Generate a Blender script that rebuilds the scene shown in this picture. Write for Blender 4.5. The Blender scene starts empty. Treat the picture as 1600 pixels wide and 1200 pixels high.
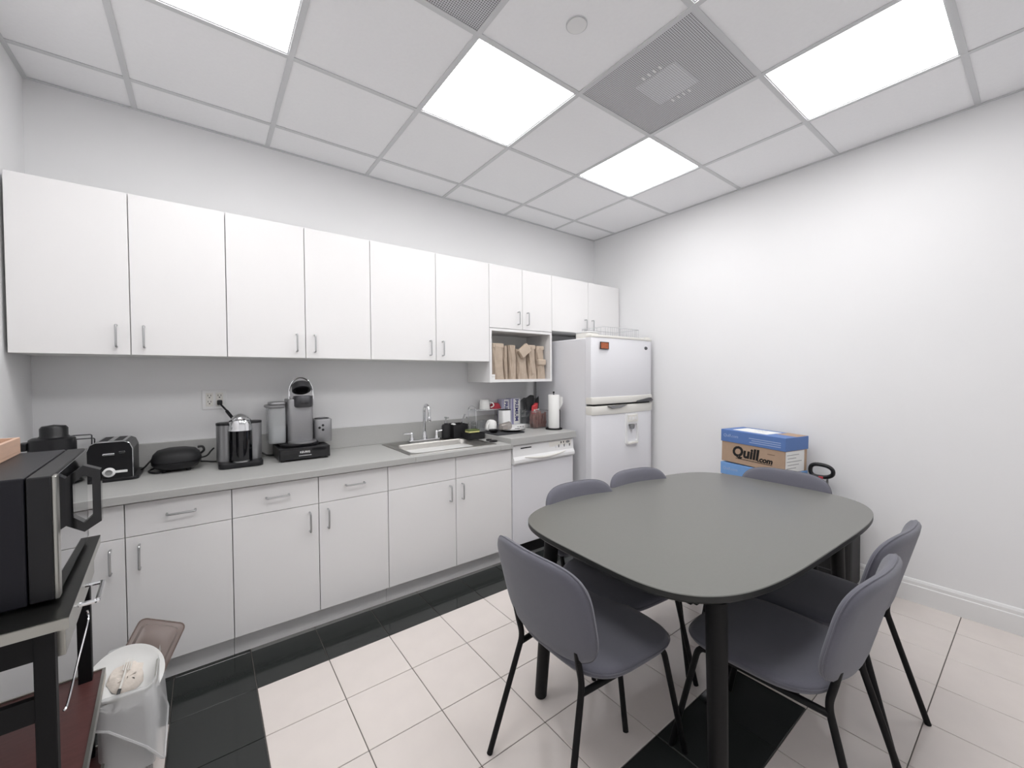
import bpy, bmesh, math, random
from mathutils import Vector, Matrix
random.seed(7)
PI = math.pi
sc = bpy.context.scene
COL = sc.collection

# ------------------------------------------------------------------ camera, world, exposure
H = 2.803                      # ceiling height
cam_d = bpy.data.cameras.new('camera')
cam = bpy.data.objects.new('camera', cam_d); COL.objects.link(cam); sc.camera = cam
cam_d.sensor_fit = 'HORIZONTAL'; cam_d.sensor_width = 36.0
cam_d.lens = 36.0 * 634.34 / 1600.0
cam_d.clip_start = 0.02
_yaw, _pit, _rol = 0.646523, -0.01984, -0.0073214
_f = Vector((math.sin(_yaw)*math.cos(_pit), math.cos(_yaw)*math.cos(_pit), math.sin(_pit)))
_r = Vector((math.cos(_yaw), -math.sin(_yaw), 0)); _u = _r.cross(_f)
_r2 = _r*math.cos(_rol) + _u*math.sin(_rol); _u2 = -_r*math.sin(_rol) + _u*math.cos(_rol)
cam.matrix_world = Matrix(((_r2.x, _u2.x, -_f.x, -3.35733), (_r2.y, _u2.y, -_f.y, -2.96888), (_r2.z, _u2.z, -_f.z, 1.36457), (0, 0, 0, 1)))

w = bpy.data.worlds.new('world'); sc.world = w; w.use_nodes = True
w.node_tree.nodes['Background'].inputs[0].default_value = (0.8, 0.85, 0.9, 1)
w.node_tree.nodes['Background'].inputs[1].default_value = 0.3
sc.view_settings.view_transform = 'Standard'; sc.view_settings.look = 'None'
sc.view_settings.gamma = 1.0; sc.view_settings.use_curve_mapping = False
sc.view_settings.exposure = 0.04
PANEL_STRENGTH = 9.4           # the ceiling light panels' diffusers

# ------------------------------------------------------------------ materials
MATS = {}
def lin(c):
    return tuple((x/12.92 if x <= 0.04045 else ((x+0.055)/1.055)**2.4) for x in (v/255.0 for v in c))
def mat(name, rgb, rough=0.5, metal=0.0, noise=0.0, nscale=20.0, bump=0.0, bscale=200.0, spec=0.5, trans=0.0, emit=0.0, alpha=1.0, coat=0.0, ior=1.45, sheen=0.0, stretch=None):
    if name in MATS: return MATS[name]
    m = bpy.data.materials.new(name); m.use_nodes = True
    nt = m.node_tree; b = nt.nodes['Principled BSDF']
    c = lin(rgb)
    b.inputs['Base Color'].default_value = (*c, 1)
    b.inputs['Roughness'].default_value = rough; b.inputs['Metallic'].default_value = metal
    b.inputs['Specular IOR Level'].default_value = spec; b.inputs['IOR'].default_value = ior
    b.inputs['Transmission Weight'].default_value = trans; b.inputs['Alpha'].default_value = alpha
    b.inputs['Coat Weight'].default_value = coat
    if sheen: b.inputs['Sheen Weight'].default_value = sheen
    if emit:
        b.inputs['Emission Color'].default_value = (*c, 1); b.inputs['Emission Strength'].default_value = emit
    tc = None
    if noise or bump:
        tc = nt.nodes.new('ShaderNodeTexCoord')
        src = tc.outputs['Object']
        if stretch:
            mp = nt.nodes.new('ShaderNodeMapping'); mp.inputs['Scale'].default_value = stretch
            nt.links.new(src, mp.inputs['Vector']); src = mp.outputs['Vector']
    if noise:
        n = nt.nodes.new('ShaderNodeTexNoise'); n.inputs['Scale'].default_value = nscale; n.inputs['Detail'].default_value = 5
        nt.links.new(src, n.inputs['Vector'])
        mx = nt.nodes.new('ShaderNodeMix'); mx.data_type = 'RGBA'
        lo = tuple(max(0, v*(1-noise)) for v in c); hi = tuple(min(1, v*(1+noise)) for v in c)
        mx.inputs['A'].default_value = (*lo, 1); mx.inputs['B'].default_value = (*hi, 1)
        nt.links.new(n.outputs['Fac'], mx.inputs['Factor']); nt.links.new(mx.outputs['Result'], b.inputs['Base Color'])
    if bump:
        n2 = nt.nodes.new('ShaderNodeTexNoise'); n2.inputs['Scale'].default_value = bscale; n2.inputs['Detail'].default_value = 3
        nt.links.new(src, n2.inputs['Vector'])
        bp = nt.nodes.new('ShaderNodeBump'); bp.inputs['Strength'].default_value = bump; bp.inputs['Distance'].default_value = 0.002
        nt.links.new(n2.outputs['Fac'], bp.inputs['Height']); nt.links.new(bp.outputs['Normal'], b.inputs['Normal'])
    MATS[name] = m
    return m

WALL = mat('wall_paint', (238, 238, 239), 0.75, noise=0.02, nscale=1.5, bump=0.08, bscale=350)
CEIL = mat('ceiling_tile', (250, 250, 252), 0.9, noise=0.03, nscale=60, bump=0.25, bscale=420)
TBAR = mat('grid_metal', (214, 215, 217), 0.5)
PLENUM = mat('plenum_dark', (120, 120, 122), 0.9)
BASEB = mat('baseboard_paint', (236, 236, 236), 0.4)
LAM = mat('white_laminate', (237, 236, 236), 0.42, noise=0.012, nscale=4)
LAMSIDE = mat('cabinet_carcass', (236, 236, 234), 0.5)
STEEL = mat('brushed_steel', (190, 191, 192), 0.28, 1.0, noise=0.06, nscale=60, stretch=(1, 1, 30))
CHROME = mat('chrome', (225, 226, 228), 0.06, 1.0)
DARKGAP = mat('dark_gap', (40, 40, 42), 0.8)
COUNTER = mat('grey_laminate', (182, 182, 180), 0.38, noise=0.05, nscale=160)
BLACK = mat('black_plastic', (22, 22, 25), 0.35)
BLACKG = mat('black_gloss', (12, 12, 16), 0.1, coat=0.5)
BLACKM = mat('black_matte', (26, 26, 28), 0.6)
BLKMET = mat('black_powder_coat', (11, 11, 13), 0.55, spec=0.3)
FABRIC = mat('grey_fabric', (101, 101, 111), 0.95, noise=0.16, nscale=350, bump=0.5, bscale=900, sheen=0.3)
TABLE = mat('table_laminate', (110, 110, 106), 0.28, noise=0.05, nscale=90, bump=0.05, bscale=500)
TEDGE = mat('table_edge', (40, 41, 40), 0.5)
WHITEP = mat('white_plastic', (238, 238, 238), 0.32)
WHITEC = mat('white_ceramic', (244, 244, 242), 0.12)
CREAMP = mat('cream_plastic', (232, 230, 224), 0.35)
FRIDGE = mat('fridge_enamel', (232, 232, 236), 0.35, bump=0.05, bscale=300)
GREYP = mat('grey_plastic', (130, 130, 132), 0.4)
SILVER = mat('silver_plastic', (158, 158, 160), 0.34, 0.75, noise=0.04, nscale=120)
DSILV = mat('dark_silver', (92, 92, 95), 0.3, 0.8)
GROUT = mat('grout', (98, 94, 90), 0.9)
TILEB = mat('beige_porcelain', (227, 219, 214), 0.075, noise=0.05, nscale=9, bump=0.03, bscale=160)
TILEK = mat('black_porcelain', (44, 47, 46), 0.07, noise=0.10, nscale=300)
TILEG = mat('grey_sliver_tile', (128, 128, 126), 0.3)
KRAFT = mat('kraft_paper', (182, 166, 150), 0.85, noise=0.16, nscale=18, bump=1.0, bscale=35)
KRAFTF = mat('kraft_paper_fold', (196, 180, 163), 0.85, noise=0.08, nscale=25, bump=0.3, bscale=60)
CARD = mat('cardboard', (180, 154, 132), 0.85, noise=0.06, nscale=30)
BLUEC = mat('blue_printed_card', (92, 124, 182), 0.6, noise=0.05, nscale=30)
BLUEL = mat('light_blue_card', (120, 164, 218), 0.6, noise=0.05, nscale=30)
PAPER = mat('white_paper', (240, 240, 238), 0.8)
PRINT = mat('black_print', (18, 16, 16), 0.7)
PALEPR = mat('pale_print', (160, 178, 212), 0.7)
BROWNPR = mat('brown_print', (128, 104, 88), 0.7)
NAVYPR = mat('navy_print', (46, 46, 120), 0.6)
LILAC = mat('lilac_card', (206, 206, 226), 0.5)
VIOLET = mat('violet_stripe', (120, 116, 168), 0.5)
WOOD = mat('pale_wood', (206, 172, 150), 0.55, noise=0.14, nscale=10, stretch=(12, 1, 12))
DWOOD = mat('dark_red_wood', (92, 58, 56), 0.35, noise=0.3, nscale=8, stretch=(2, 10, 1))
CLEAR = mat('clear_plastic', (240, 243, 245), 0.08, trans=0.95, ior=1.2, alpha=0.5)
WATER = mat('water_tank_plastic', (236, 238, 240), 0.12, trans=0.5, ior=1.2, alpha=0.6)
LINER = mat('bin_liner_film', (244, 245, 246), 0.3, trans=0.2, ior=1.15, alpha=0.5, bump=0.6, bscale=25)
RED = mat('red_plastic', (178, 60, 72), 0.7)
REDPK = mat('red_packet', (196, 66, 70), 0.4, noise=0.15, nscale=30)
GREEN = mat('green_scourer', (92, 104, 60), 0.95, noise=0.2, nscale=200, bump=0.6, bscale=400)
YELLOW = mat('yellow_sponge', (222, 218, 150), 0.95, bump=0.6, bscale=250)
BROWNPK = mat('brown_packet', (140, 98, 90), 0.5, noise=0.2, nscale=60)
TRAYBR = mat('smoky_tray', (132, 116, 110), 0.18, trans=0.2, alpha=0.85, noise=0.15, nscale=20, ior=1.2)
FOOD = mat('pale_leftovers', (232, 222, 212), 0.8, noise=0.15, nscale=60, bump=0.8, bscale=80)
MAGNET = mat('orange_photo_magnet', (176, 96, 60), 0.5, noise=0.6, nscale=80)
CARTTOP = mat('dark_steel_top', (70, 70, 68), 0.28, 0.85, noise=0.1, nscale=15)
NICKEL = mat('satin_nickel', (186, 186, 180), 0.3, 1.0)
MIRROR = mat('door_glass', (180, 182, 184), 0.04, 1.0)
LIT = mat('lit_diffuser', (255, 254, 254), 0.5, emit=PANEL_STRENGTH)
NOTE = mat('tan_note', (206, 190, 150), 0.8)

def perforated(name, base, hole, pitch):
    m = bpy.data.materials.new(name); m.use_nodes = True
    nt = m.node_tree; b = nt.nodes['Principled BSDF']; b.inputs['Roughness'].default_value = 0.55
    tc = nt.nodes.new('ShaderNodeTexCoord'); vm = nt.nodes.new('ShaderNodeVectorMath'); vm.operation = 'SCALE'; vm.inputs['Scale'].default_value = 1/pitch
    fr = nt.nodes.new('ShaderNodeVectorMath'); fr.operation = 'FRACTION'
    sb = nt.nodes.new('ShaderNodeVectorMath'); sb.operation = 'SUBTRACT'; sb.inputs[1].default_value = (0.5, 0.5, 0)
    mu = nt.nodes.new('ShaderNodeVectorMath'); mu.operation = 'MULTIPLY'; mu.inputs[1].default_value = (1, 1, 0)
    ln = nt.nodes.new('ShaderNodeVectorMath'); ln.operation = 'LENGTH'
    lt = nt.nodes.new('ShaderNodeMath'); lt.operation = 'LESS_THAN'; lt.inputs[1].default_value = 0.34
    mx = nt.nodes.new('ShaderNodeMix'); mx.data_type = 'RGBA'
    mx.inputs['A'].default_value = (*lin(base), 1); mx.inputs['B'].default_value = (*lin(hole), 1)
    L = nt.links.new
    L(tc.outputs['Object'], vm.inputs[0]); L(vm.outputs[0], fr.inputs[0]); L(fr.outputs[0], sb.inputs[0]); L(sb.outputs[0], mu.inputs[0])
    L(mu.outputs[0], ln.inputs[0]); L(ln.outputs['Value'], lt.inputs[0]); L(lt.outputs[0], mx.inputs['Factor']); L(mx.outputs['Result'], b.inputs['Base Color'])
    MATS[name] = m; return m
PERF = perforated('perforated_steel', (214, 215, 218), (110, 110, 114), 0.0090)
PERF2 = perforated('perforated_plaque', (224, 225, 228), (160, 160, 164), 0.0105)
def meshwire(name):      # fine woven steel mesh of the waste basket: open holes
    m = bpy.data.materials.new(name); m.use_nodes = True
    nt = m.node_tree; b = nt.nodes['Principled BSDF']; b.inputs['Roughness'].default_value = 0.4; b.inputs['Metallic'].default_value = 0.6
    b.inputs['Base Color'].default_value = (*lin((176, 178, 180)), 1)
    tc = nt.nodes.new('ShaderNodeTexCoord'); ck = nt.nodes.new('ShaderNodeTexChecker'); ck.inputs['Scale'].default_value = 220
    ck.inputs['Color1'].default_value = (1, 1, 1, 1); ck.inputs['Color2'].default_value = (0.35, 0.35, 0.35, 1)
    nt.links.new(tc.outputs['Object'], ck.inputs['Vector']); nt.links.new(ck.outputs['Color'], b.inputs['Alpha'])
    MATS[name] = m; return m
MESHW = meshwire('steel_mesh')

# ------------------------------------------------------------------ mesh helpers
class B:
    def __init__(s): s.bm = bmesh.new(); s.sm = False
    def box(s, x0, x1, y0, y1, z0, z1, bev=0.0, seg=2, rot=None, mtx=None):
        if x1 < x0: x0, x1 = x1, x0
        if y1 < y0: y0, y1 = y1, y0
        if z1 < z0: z0, z1 = z1, z0
        t = bmesh.new()
        bmesh.ops.create_cube(t, size=1)
        c = Vector(((x0+x1)/2, (y0+y1)/2, (z0+z1)/2))
        for v in t.verts: v.co = Vector((v.co.x*(x1-x0), v.co.y*(y1-y0), v.co.z*(z1-z0)))
        if bev: bmesh.ops.bevel(t, geom=list(t.edges), offset=min(bev, 0.49*min(x1-x0, y1-y0, z1-z0)), segments=seg, affect='EDGES', profile=0.5)
        if rot is not None:
            for v in t.verts: v.co = rot @ v.co
        for v in t.verts: v.co += c
        if mtx is not None:
            for v in t.verts: v.co = mtx @ v.co
        s._merge(t); return s
    def _merge(s, t):
        me = bpy.data.meshes.new('tmp'); t.to_mesh(me); t.free(); s.bm.from_mesh(me); bpy.data.meshes.remove(me)
    def ring_loft(s, rings, cap0=True, cap1=True, closed=True):
        vs = [[s.bm.verts.new(p) for p in r] for r in rings]
        n = len(vs[0])
        for a, b in zip(vs, vs[1:]):
            for i in range(n if closed else n-1):
                j = (i+1) % n
                try: s.bm.faces.new((a[i], a[j], b[j], b[i]))
                except ValueError: pass
        if cap0 and closed: s.bm.faces.new(list(reversed(vs[0])))
        if cap1 and closed: s.bm.faces.new(vs[-1])
        return s
    def tube(s, pts, r, seg=10, closed=False, cap=True):
        pts = [Vector(p) for p in pts]; n = len(pts); rings = []
        rr = r if isinstance(r, (list, tuple)) else [r]*n
        up = None
        for i, p in enumerate(pts):
            if closed: t = (pts[(i+1) % n]-pts[i-1])
            elif i == 0: t = pts[1]-p
            elif i == n-1: t = p-pts[i-1]
            else: t = (pts[i+1]-p).normalized()+(p-pts[i-1]).normalized()
            t.normalize()
            if up is None:
                up = Vector((0, 0, 1)) if abs(t.z) < 0.9 else Vector((1, 0, 0))
            a = t.cross(up)
            if a.length < 1e-5: a = t.cross(Vector((0.3, 1, 0.2)))
            a.normalize(); b = a.cross(t).normalized(); up = b
            rings.append([p + (a*math.cos(2*PI*k/seg)+b*math.sin(2*PI*k/seg))*rr[i] for k in range(seg)])
        if closed:
            rings.append(rings[0]); s.ring_loft(rings, False, False)
            bmesh.ops.remove_doubles(s.bm, verts=list(s.bm.verts), dist=1e-6)
        else: s.ring_loft(rings, cap, cap)
        s.sm = True; return s
    def lathe(s, prof, c=(0, 0, 0), seg=32, mtx=None, cap0=True, cap1=True):
        c = Vector(c); rings = []
        for r, z in prof:
            ring = [Vector((max(r, 1e-4)*math.cos(2*PI*k/seg), max(r, 1e-4)*math.sin(2*PI*k/seg), z)) for k in range(seg)]
            if mtx is not None: ring = [mtx @ v for v in ring]
            rings.append([v + c for v in ring])
        s.ring_loft(rings, cap0, cap1); s.sm = True; return s
    def prism(s, out, z0, z1, bev=0.0):
        rings = []
        if bev:
            cx = sum(p[0] for p in out)/len(out); cy = sum(p[1] for p in out)/len(out)
            def sh(d):
                res = []
                n = len(out)
                for i in range(n):
                    a = Vector(out[i-1]); b = Vector(out[i]); c = Vector(out[(i+1) % n])
                    t = (c-a); t = Vector((t[1], -t[0])).normalized()
                    if (b-Vector((cx, cy))).dot(t) < 0: t = -t
                    res.append((b[0]-t[0]*d, b[1]-t[1]*d))
                return res
            i1 = sh(bev); i2 = sh(bev*0.3)
            for o, z in ((i1, z0), (i2, z0+bev*0.3), (out, z0+bev), (out, z1-bev), (i2, z1-bev*0.3), (i1, z1)):
                rings.append([(p[0], p[1], z) for p in o])
        else:
            rings = [[(p[0], p[1], z) for p in out] for z in (z0, z1)]
        s.ring_loft(rings); return s
    def poly(s, pts):
        s.bm.faces.new([s.bm.verts.new(p) for p in pts]); return s
    def xf(s, M):
        for v in s.bm.verts: v.co = M @ v.co
        return s

ORG = {}
def obj(name, b, m, parent=None, smooth=None, angle=40):
    bm = b.bm
    bmesh.ops.recalc_face_normals(bm, faces=list(bm.faces))
    me = bpy.data.meshes.new(name)
    lo = Vector((min(v.co.x for v in bm.verts), min(v.co.y for v in bm.verts), min(v.co.z for v in bm.verts)))
    hi = Vector((max(v.co.x for v in bm.verts), max(v.co.y for v in bm.verts), max(v.co.z for v in bm.verts)))
    c = Vector(((lo.x+hi.x)/2, (lo.y+hi.y)/2, lo.z))
    for v in bm.verts: v.co -= c
    sm = b.sm if smooth is None else smooth
    if sm:
        for f in bm.faces: f.smooth = True
        for e in bm.edges:
            if len(e.link_faces) == 2 and e.calc_face_angle(0) > math.radians(angle): e.smooth = False
    bm.to_mesh(me); bm.free()
    me.materials.append(m)
    o = bpy.data.objects.new(name, me); COL.objects.link(o)
    po = ORG[parent] if parent is not None else Vector((0, 0, 0))
    o.parent = parent; o.location = c - po
    ORG[o] = c
    return o
def tag(o, label, cat, group=None):
    o['label'] = label; o['category'] = cat
    if group: o['group'] = group
    return o
def thing(name, label, cat, loc=(0, 0, 0), rotz=0.0, group=None, world=True, rot=None):
    o = bpy.data.objects.new(name, None); COL.objects.link(o)
    o.empty_display_size = 0.1; o.location = loc
    o.rotation_euler = rot if rot is not None else (0, 0, rotz)
    tag(o, label, cat, group)
    ORG[o] = Vector(loc) if world else Vector((0, 0, 0))
    return o
def struct(o):
    o['kind'] = 'structure'; return o
def dup(root, loc, rotz, label):
    r = root.copy(); COL.objects.link(r); r.location = loc; r.rotation_euler = (0, 0, rotz); r['label'] = label
    for ch in list(root.children):
        c = ch.copy(); COL.objects.link(c); c.parent = r
        for g in list(ch.children):
            d = g.copy(); COL.objects.link(d); d.parent = c
    return r
def rrect(w, d, r, n=6, cx=0, cy=0):
    pts = []
    for (sx, sy, a0) in ((1, 1, 0), (-1, 1, PI/2), (-1, -1, PI), (1, -1, 3*PI/2)):
        for k in range(n+1):
            a = a0 + PI/2*k/n
            pts.append((cx+sx*(w/2-r)+r*math.cos(a), cy+sy*(d/2-r)+r*math.sin(a)))
    return pts
def superell(a, b, n, N=96):
    out = []
    for k in range(N):
        t = 2*PI*k/N; c, s = math.cos(t), math.sin(t)
        out.append((a*math.copysign(abs(c)**(2/n), c), b*math.copysign(abs(s)**(2/n), s)))
    return out
def smoothpath(pts, k=6):
    pts = [Vector(p) for p in pts]; out = []
    n = len(pts)
    for i in range(n-1):
        p0 = pts[max(i-1, 0)]; p1 = pts[i]; p2 = pts[i+1]; p3 = pts[min(i+2, n-1)]
        for j in range(k):
            t = j/k
            out.append(0.5*((2*p1)+(p2-p0)*t+(2*p0-5*p1+4*p2-p3)*t*t+(3*p1-p0-3*p2+p3)*t**3))
    out.append(pts[-1]); return out
def bendpath(pts, r=0.03, k=5):          # straight runs with rounded corners
    pts = [Vector(p) for p in pts]; out = [pts[0]]
    for a, p, c in zip(pts, pts[1:], pts[2:]):
        d1 = (a-p); d2 = (c-p); q = min(r, d1.length*0.45, d2.length*0.45)
        s = p+d1.normalized()*q; e = p+d2.normalized()*q
        for j in range(k+1):
            t = j/k; out.append((1-t)**2*s+2*t*(1-t)*p+t*t*e)
    out.append(pts[-1]); return out
def text(name, body, size, m, parent, M, ext=0.0006, shear=0.0, offset=0.0, align='CENTER'):
    cu = bpy.data.curves.new('t', 'FONT'); cu.body = body; cu.size = size; cu.extrude = ext; cu.align_x = align; cu.align_y = 'CENTER'
    cu.shear = shear; cu.offset = offset; cu.resolution_u = 3
    t = bpy.data.objects.new('t', cu); COL.objects.link(t)
    bpy.context.view_layer.update()
    me = bpy.data.meshes.new_from_object(t.evaluated_get(bpy.context.evaluated_depsgraph_get()))
    bpy.data.objects.remove(t); bpy.data.curves.remove(cu)
    b = B(); b.bm.from_mesh(me); bpy.data.meshes.remove(me)
    b.xf(M)
    return obj(name, b, m, parent)
def frame(o, x, y):                        # matrix: local x->x, local y->y axes at origin o
    x = Vector(x).normalized(); y = Vector(y).normalized(); z = x.cross(y)
    return Matrix(((x.x, y.x, z.x, o[0]), (x.y, y.y, z.y, o[1]), (x.z, y.z, z.z, o[2]), (0, 0, 0, 1)))

# ------------------------------------------------------------------ room shell
XL, YF = -4.03, -3.65
struct(obj('wall_back', B().box(XL-0.1, 0.1, 0, 0.1, -0.05, H+0.15), WALL))
struct(obj('wall_right', B().box(0, 0.1, YF-0.1, 0, -0.05, H+0.15), WALL))
struct(obj('wall_left', B().box(XL-0.1, XL, YF-0.1, 0, -0.05, H+0.15), WALL))
struct(obj('wall_front', B().box(XL, 0, YF-0.1, YF, -0.05, H+0.15), WALL))

def baseboard(name, p0, p1, nrm):
    prof = [(0, 0), (0.016, 0), (0.016, 0.100), (0.012, 0.104), (0.012, 0.122), (0.007, 0.134), (0, 0.138)]
    p0 = Vector(p0); p1 = Vector(p1); n = Vector(nrm)
    b = B(); b.ring_loft([[q + n*a + Vector((0, 0, z)) for a, z in prof] for q in (p0, p1)])
    return struct(obj(name, b, BASEB))
baseboard('baseboard_right', (0, YF, 0), (0, -0.02, 0), (-1, 0, 0))
baseboard('baseboard_left', (XL, YF, 0), (XL, -0.6, 0), (1, 0, 0))
baseboard('baseboard_front', (XL+0.02, YF, 0), (-0.02, YF, 0), (0, 1, 0))

# floor: grout bed and each tile
fl = struct(obj('floor', B().box(XL-0.1, 0.1, YF-0.1, 0.1, -0.06, -0.0035), GROUT))
TX0, TPX, TY0, TPY, GAP = -3.200, 0.2957, -0.886, 0.300, 0.0032
tcache = {}
def floor_tile(x0, x1, y0, y1, m):
    x0, x1 = max(x0, XL), min(x1, 0.0); y0, y1 = max(y0, YF), min(y1, 0.0)
    if x1-x0 < 0.015 or y1-y0 < 0.015: return
    w_, d_ = x1-x0-GAP, y1-y0-GAP
    k = (round(w_, 4), round(d_, 4), m.name)
    if k not in tcache:
        o = obj('floor_tile', B().box(-w_/2, w_/2, -d_/2, d_/2, -0.010, 0.0, 0.0012, 1), m, fl)
        tcache[k] = o.data
    else:
        o = bpy.data.objects.new('floor_tile', tcache[k]); COL.objects.link(o); o.parent = fl
    o.location = Vector(((x0+x1)/2, (y0+y1)/2, -0.010)) - ORG[fl]
for r in range(-1, 14):
    y1 = TY0 - TPY*r; y0 = y1 - TPY
    for k in range(-3, 12):
        x0 = TX0 + TPX*k
        m = TILEB
        if r == -1 or k == -1 or (r == 4 and 0 <= k <= 5): m = TILEK
        floor_tile(x0, x0+TPX, y0, y1, m)
for k in range(-3, 12):           # cut tiles running under the cabinets
    x0 = TX0 + TPX*k
    floor_tile(x0, x0+TPX, TY0+TPY, TY0+TPY+0.3, TILEK if k < 0 else TILEG)

# ceiling: plenum slab, T-bar grid, each tile
ce = struct(obj('ceiling', B().box(XL-0.1, 0.1, YF-0.1, 0.1, H+0.10, H+0.16), PLENUM))
CA, CB, CT = 0.586, 0.281, 0.6096
xs = [0.0] + [-(CA+CT*i) for i in range(6)] + [XL]
ys = [0.0] + [-(CB+CT*j) for j in range(6)]
if ys[-1]-YF > 0.05: ys.append(YF)
BW = 0.012
for x in xs[1:-1]: obj('grid_bar', B().box(x-BW, x+BW, YF, 0, H, H+0.004).box(x-0.002, x+0.002, YF, 0, H+0.004, H+0.035), TBAR, ce)
for y in ys[1:-1]:
    for x1_, x0_ in zip(xs, xs[1:]):
        obj('grid_bar', B().box(x0_+BW, x1_-BW, y-BW, y+BW, H+0.0004, H+0.004), TBAR, ce)
for (a, b_) in (((XL, XL+0.018), (YF, 0)), ((-0.018, 0), (YF, 0))):
    obj('wall_angle', B().box(a[0], a[1], b_[0], b_[1], H-0.0005, H+0.003), TBAR, ce)
obj('wall_angle', B().box(XL, 0, -0.018, 0, H-0.001, H+0.0028), TBAR, ce)
obj('wall_angle', B().box(XL, 0, YF, YF+0.018, H-0.001, H+0.0028), TBAR, ce)
# cell (i,j): between lines xs[i],xs[i+1] and ys[j],ys[j+1]
LIGHTS = {(1, 2): 'square lit ceiling panel nearest the room corner above the fridge',
          (3, 2): 'square lit ceiling panel above the sink, in the middle of the ceiling',
          (5, 2): 'lit ceiling panel at the top left of the photo, above the coffee machines',
          (1, 4): 'large bright ceiling panel at the top right, along the bare wall',
          (3, 4): 'unseen lit ceiling panel over the near table end, added for more even light', (5, 4): 'unseen lit ceiling panel over the microwave cart, added for more even light'}  # panels over table end and cart are unseen, added to even out the light
VENTS = {(2, 3): 'perforated square air vent with pale central plaque, between two lit panels', (4, 3): 'perforated square air vent cut off by the top edge of the photo'}
for i in range(len(xs)-1):
    for j in range(len(ys)-1):
        x1_, x0_ = xs[i], xs[i+1]; y1_, y0_ = ys[j], ys[j+1]
        cx, cy = (x0_+x1_)/2, (y0_+y1_)/2
        if (i, j) in LIGHTS:
            t = thing('ceiling_light', LIGHTS[(i, j)], 'light', (cx, cy, H+0.002), group='lit panels in the ceiling grid')
            fr = B(); a = 0.004; q = 0.014
            fr.box(x0_+a, x1_-a, y0_+a, y0_+a+q, H+0.0045, H+0.05).box(x0_+a, x1_-a, y1_-a-q, y1_-a, H+0.0045, H+0.05)
            fr.box(x0_+a, x0_+a+q, y0_+a+q, y1_-a-q, H+0.0045, H+0.05).box(x1_-a-q, x1_-a, y0_+a+q, y1_-a-q, H+0.0045, H+0.05)
            obj('frame', fr, TBAR, t)
            obj('diffuser', B().box(x0_+0.018, x1_-0.018, y0_+0.018, y1_-0.018, H+0.008, H+0.012), LIT, t)
        elif (i, j) in VENTS:
            t = thing('air_vent', VENTS[(i, j)], 'vent', (cx, cy, H+0.002), group='perforated vents in the ceiling grid')
            obj('perforated_face', B().box(x0_+0.010, x1_-0.010, y0_+0.010, y1_-0.010, H+0.0045, H+0.009), PERF, t)
            obj('plaque', B().box(cx-0.105, cx+0.105, cy-0.105, cy+0.105, H+0.0025, H+0.0046), PERF2, t)
            for sx in (-1, 1):
                for k in range(4):
                    sl = B().box(cx+sx*0.128-0.012, cx+sx*0.128+0.012, cy-0.045+0.03*k-0.004, cy-0.045+0.03*k+0.004, H+0.0025, H+0.0046)
                    obj('louvre', sl, WHITEP, t)
        else:
            g = 0.002
            obj('ceiling_tile', B().box(x0_+g, x1_-g, y0_+g, y1_-g, H+0.0045, H+0.020), CEIL, ce)
t = thing('sprinkler_cover', 'small round white sprinkler cover plate on a ceiling tile', 'sprinkler', (-2.113, -1.78, H))
obj('plate', B().lathe([(0.0, H-0.004), (0.036, H-0.004), (0.040, H-0.001), (0.040, H+0.005)], (-2.113, -1.78, 0), 40), WHITEP, t)
obj('rim', B().lathe([(0.041, H+0.001), (0.044, H+0.001), (0.044, H+0.0045), (0.041, H+0.0045)], (-2.113, -1.78, 0), 40, cap0=False, cap1=False), TBAR, t)

# ------------------------------------------------------------------ cabinets
def pull(b, c, n, along, L=0.100, stand=0.030, r=0.0046):
    c = Vector(c); n = Vector(n); a = Vector(along)
    p = [c-a*L/2, c-a*L/2+n*stand, c+a*L/2+n*stand, c+a*L/2]
    b.tube(bendpath(p, 0.009, 4), r, 8); return b
UY = -0.34
def upper(label, doors, z0, z1, hand, hz0, extra=None):
    x0, x1 = doors[0][0], doors[-1][1]
    t = thing('wall_cabinet', label, 'cabinet', ((x0+x1)/2, -0.16, z0), group='white wall cabinets')
    obj('body', B().box(x0+0.0008, x1-0.0008, -0.3195, -0.002, z0+0.001, z1-0.001), LAMSIDE, t)
    for (a, b_), h in zip(doors, hand):
        d = obj('door', B().box(a+0.0018, b_-0.0018, UY, UY+0.019, z0, z1, 0.001, 1), LAM, t)
        hx = b_-0.048 if h == 'R' else a+0.048
        obj('handle', pull(B(), (hx, UY, hz0+0.05), (0, -1, 0), (0, 0, 1)), STEEL, d)
    return t
UB, UT = 1.478, 2.238
upper('tall white wall cabinet at the left end, above the microwave and toaster', [(-4.018, -3.637), (-3.637, -3.262)], UB, UT, 'RL', 1.515)
upper('tall white wall cabinet above the coffee machines', [(-3.262, -2.885), (-2.885, -2.505)], UB, UT, 'RL', 1.515)
upper('tall white wall cabinet above the sink', [(-2.505, -2.045), (-2.045, -1.590)], UB, UT, 'RL', 1.515)
upper('short white wall cabinet above the open cubby of paper bags', [(-1.590, -1.260), (-1.260, -0.932)], 1.745, UT, 'RL', 1.785)
upper('short white wall cabinet above the fridge', [(-0.932, -0.467), (-0.467, -0.012)], 1.758, UT, 'RL', 1.782)
t = thing('open_cubby', 'open white box shelf under the short cabinet, filled with paper bags', 'shelf', (-1.26, -0.17, 1.315))
cx0, cx1, cz0, cz1 = -1.588, -0.934, 1.315, 1.741
obj('back_panel', B().box(cx0+0.02, cx1-0.02, -0.012, -0.002, cz0+0.02, cz1-0.02), LAMSIDE, t)
obj('side_panel', B().box(cx0, cx0+0.02, UY, -0.002, cz0, cz1), LAM, t)
obj('side_panel', B().box(cx1-0.02, cx1, UY, -0.002, cz0, cz1), LAM, t)
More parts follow.
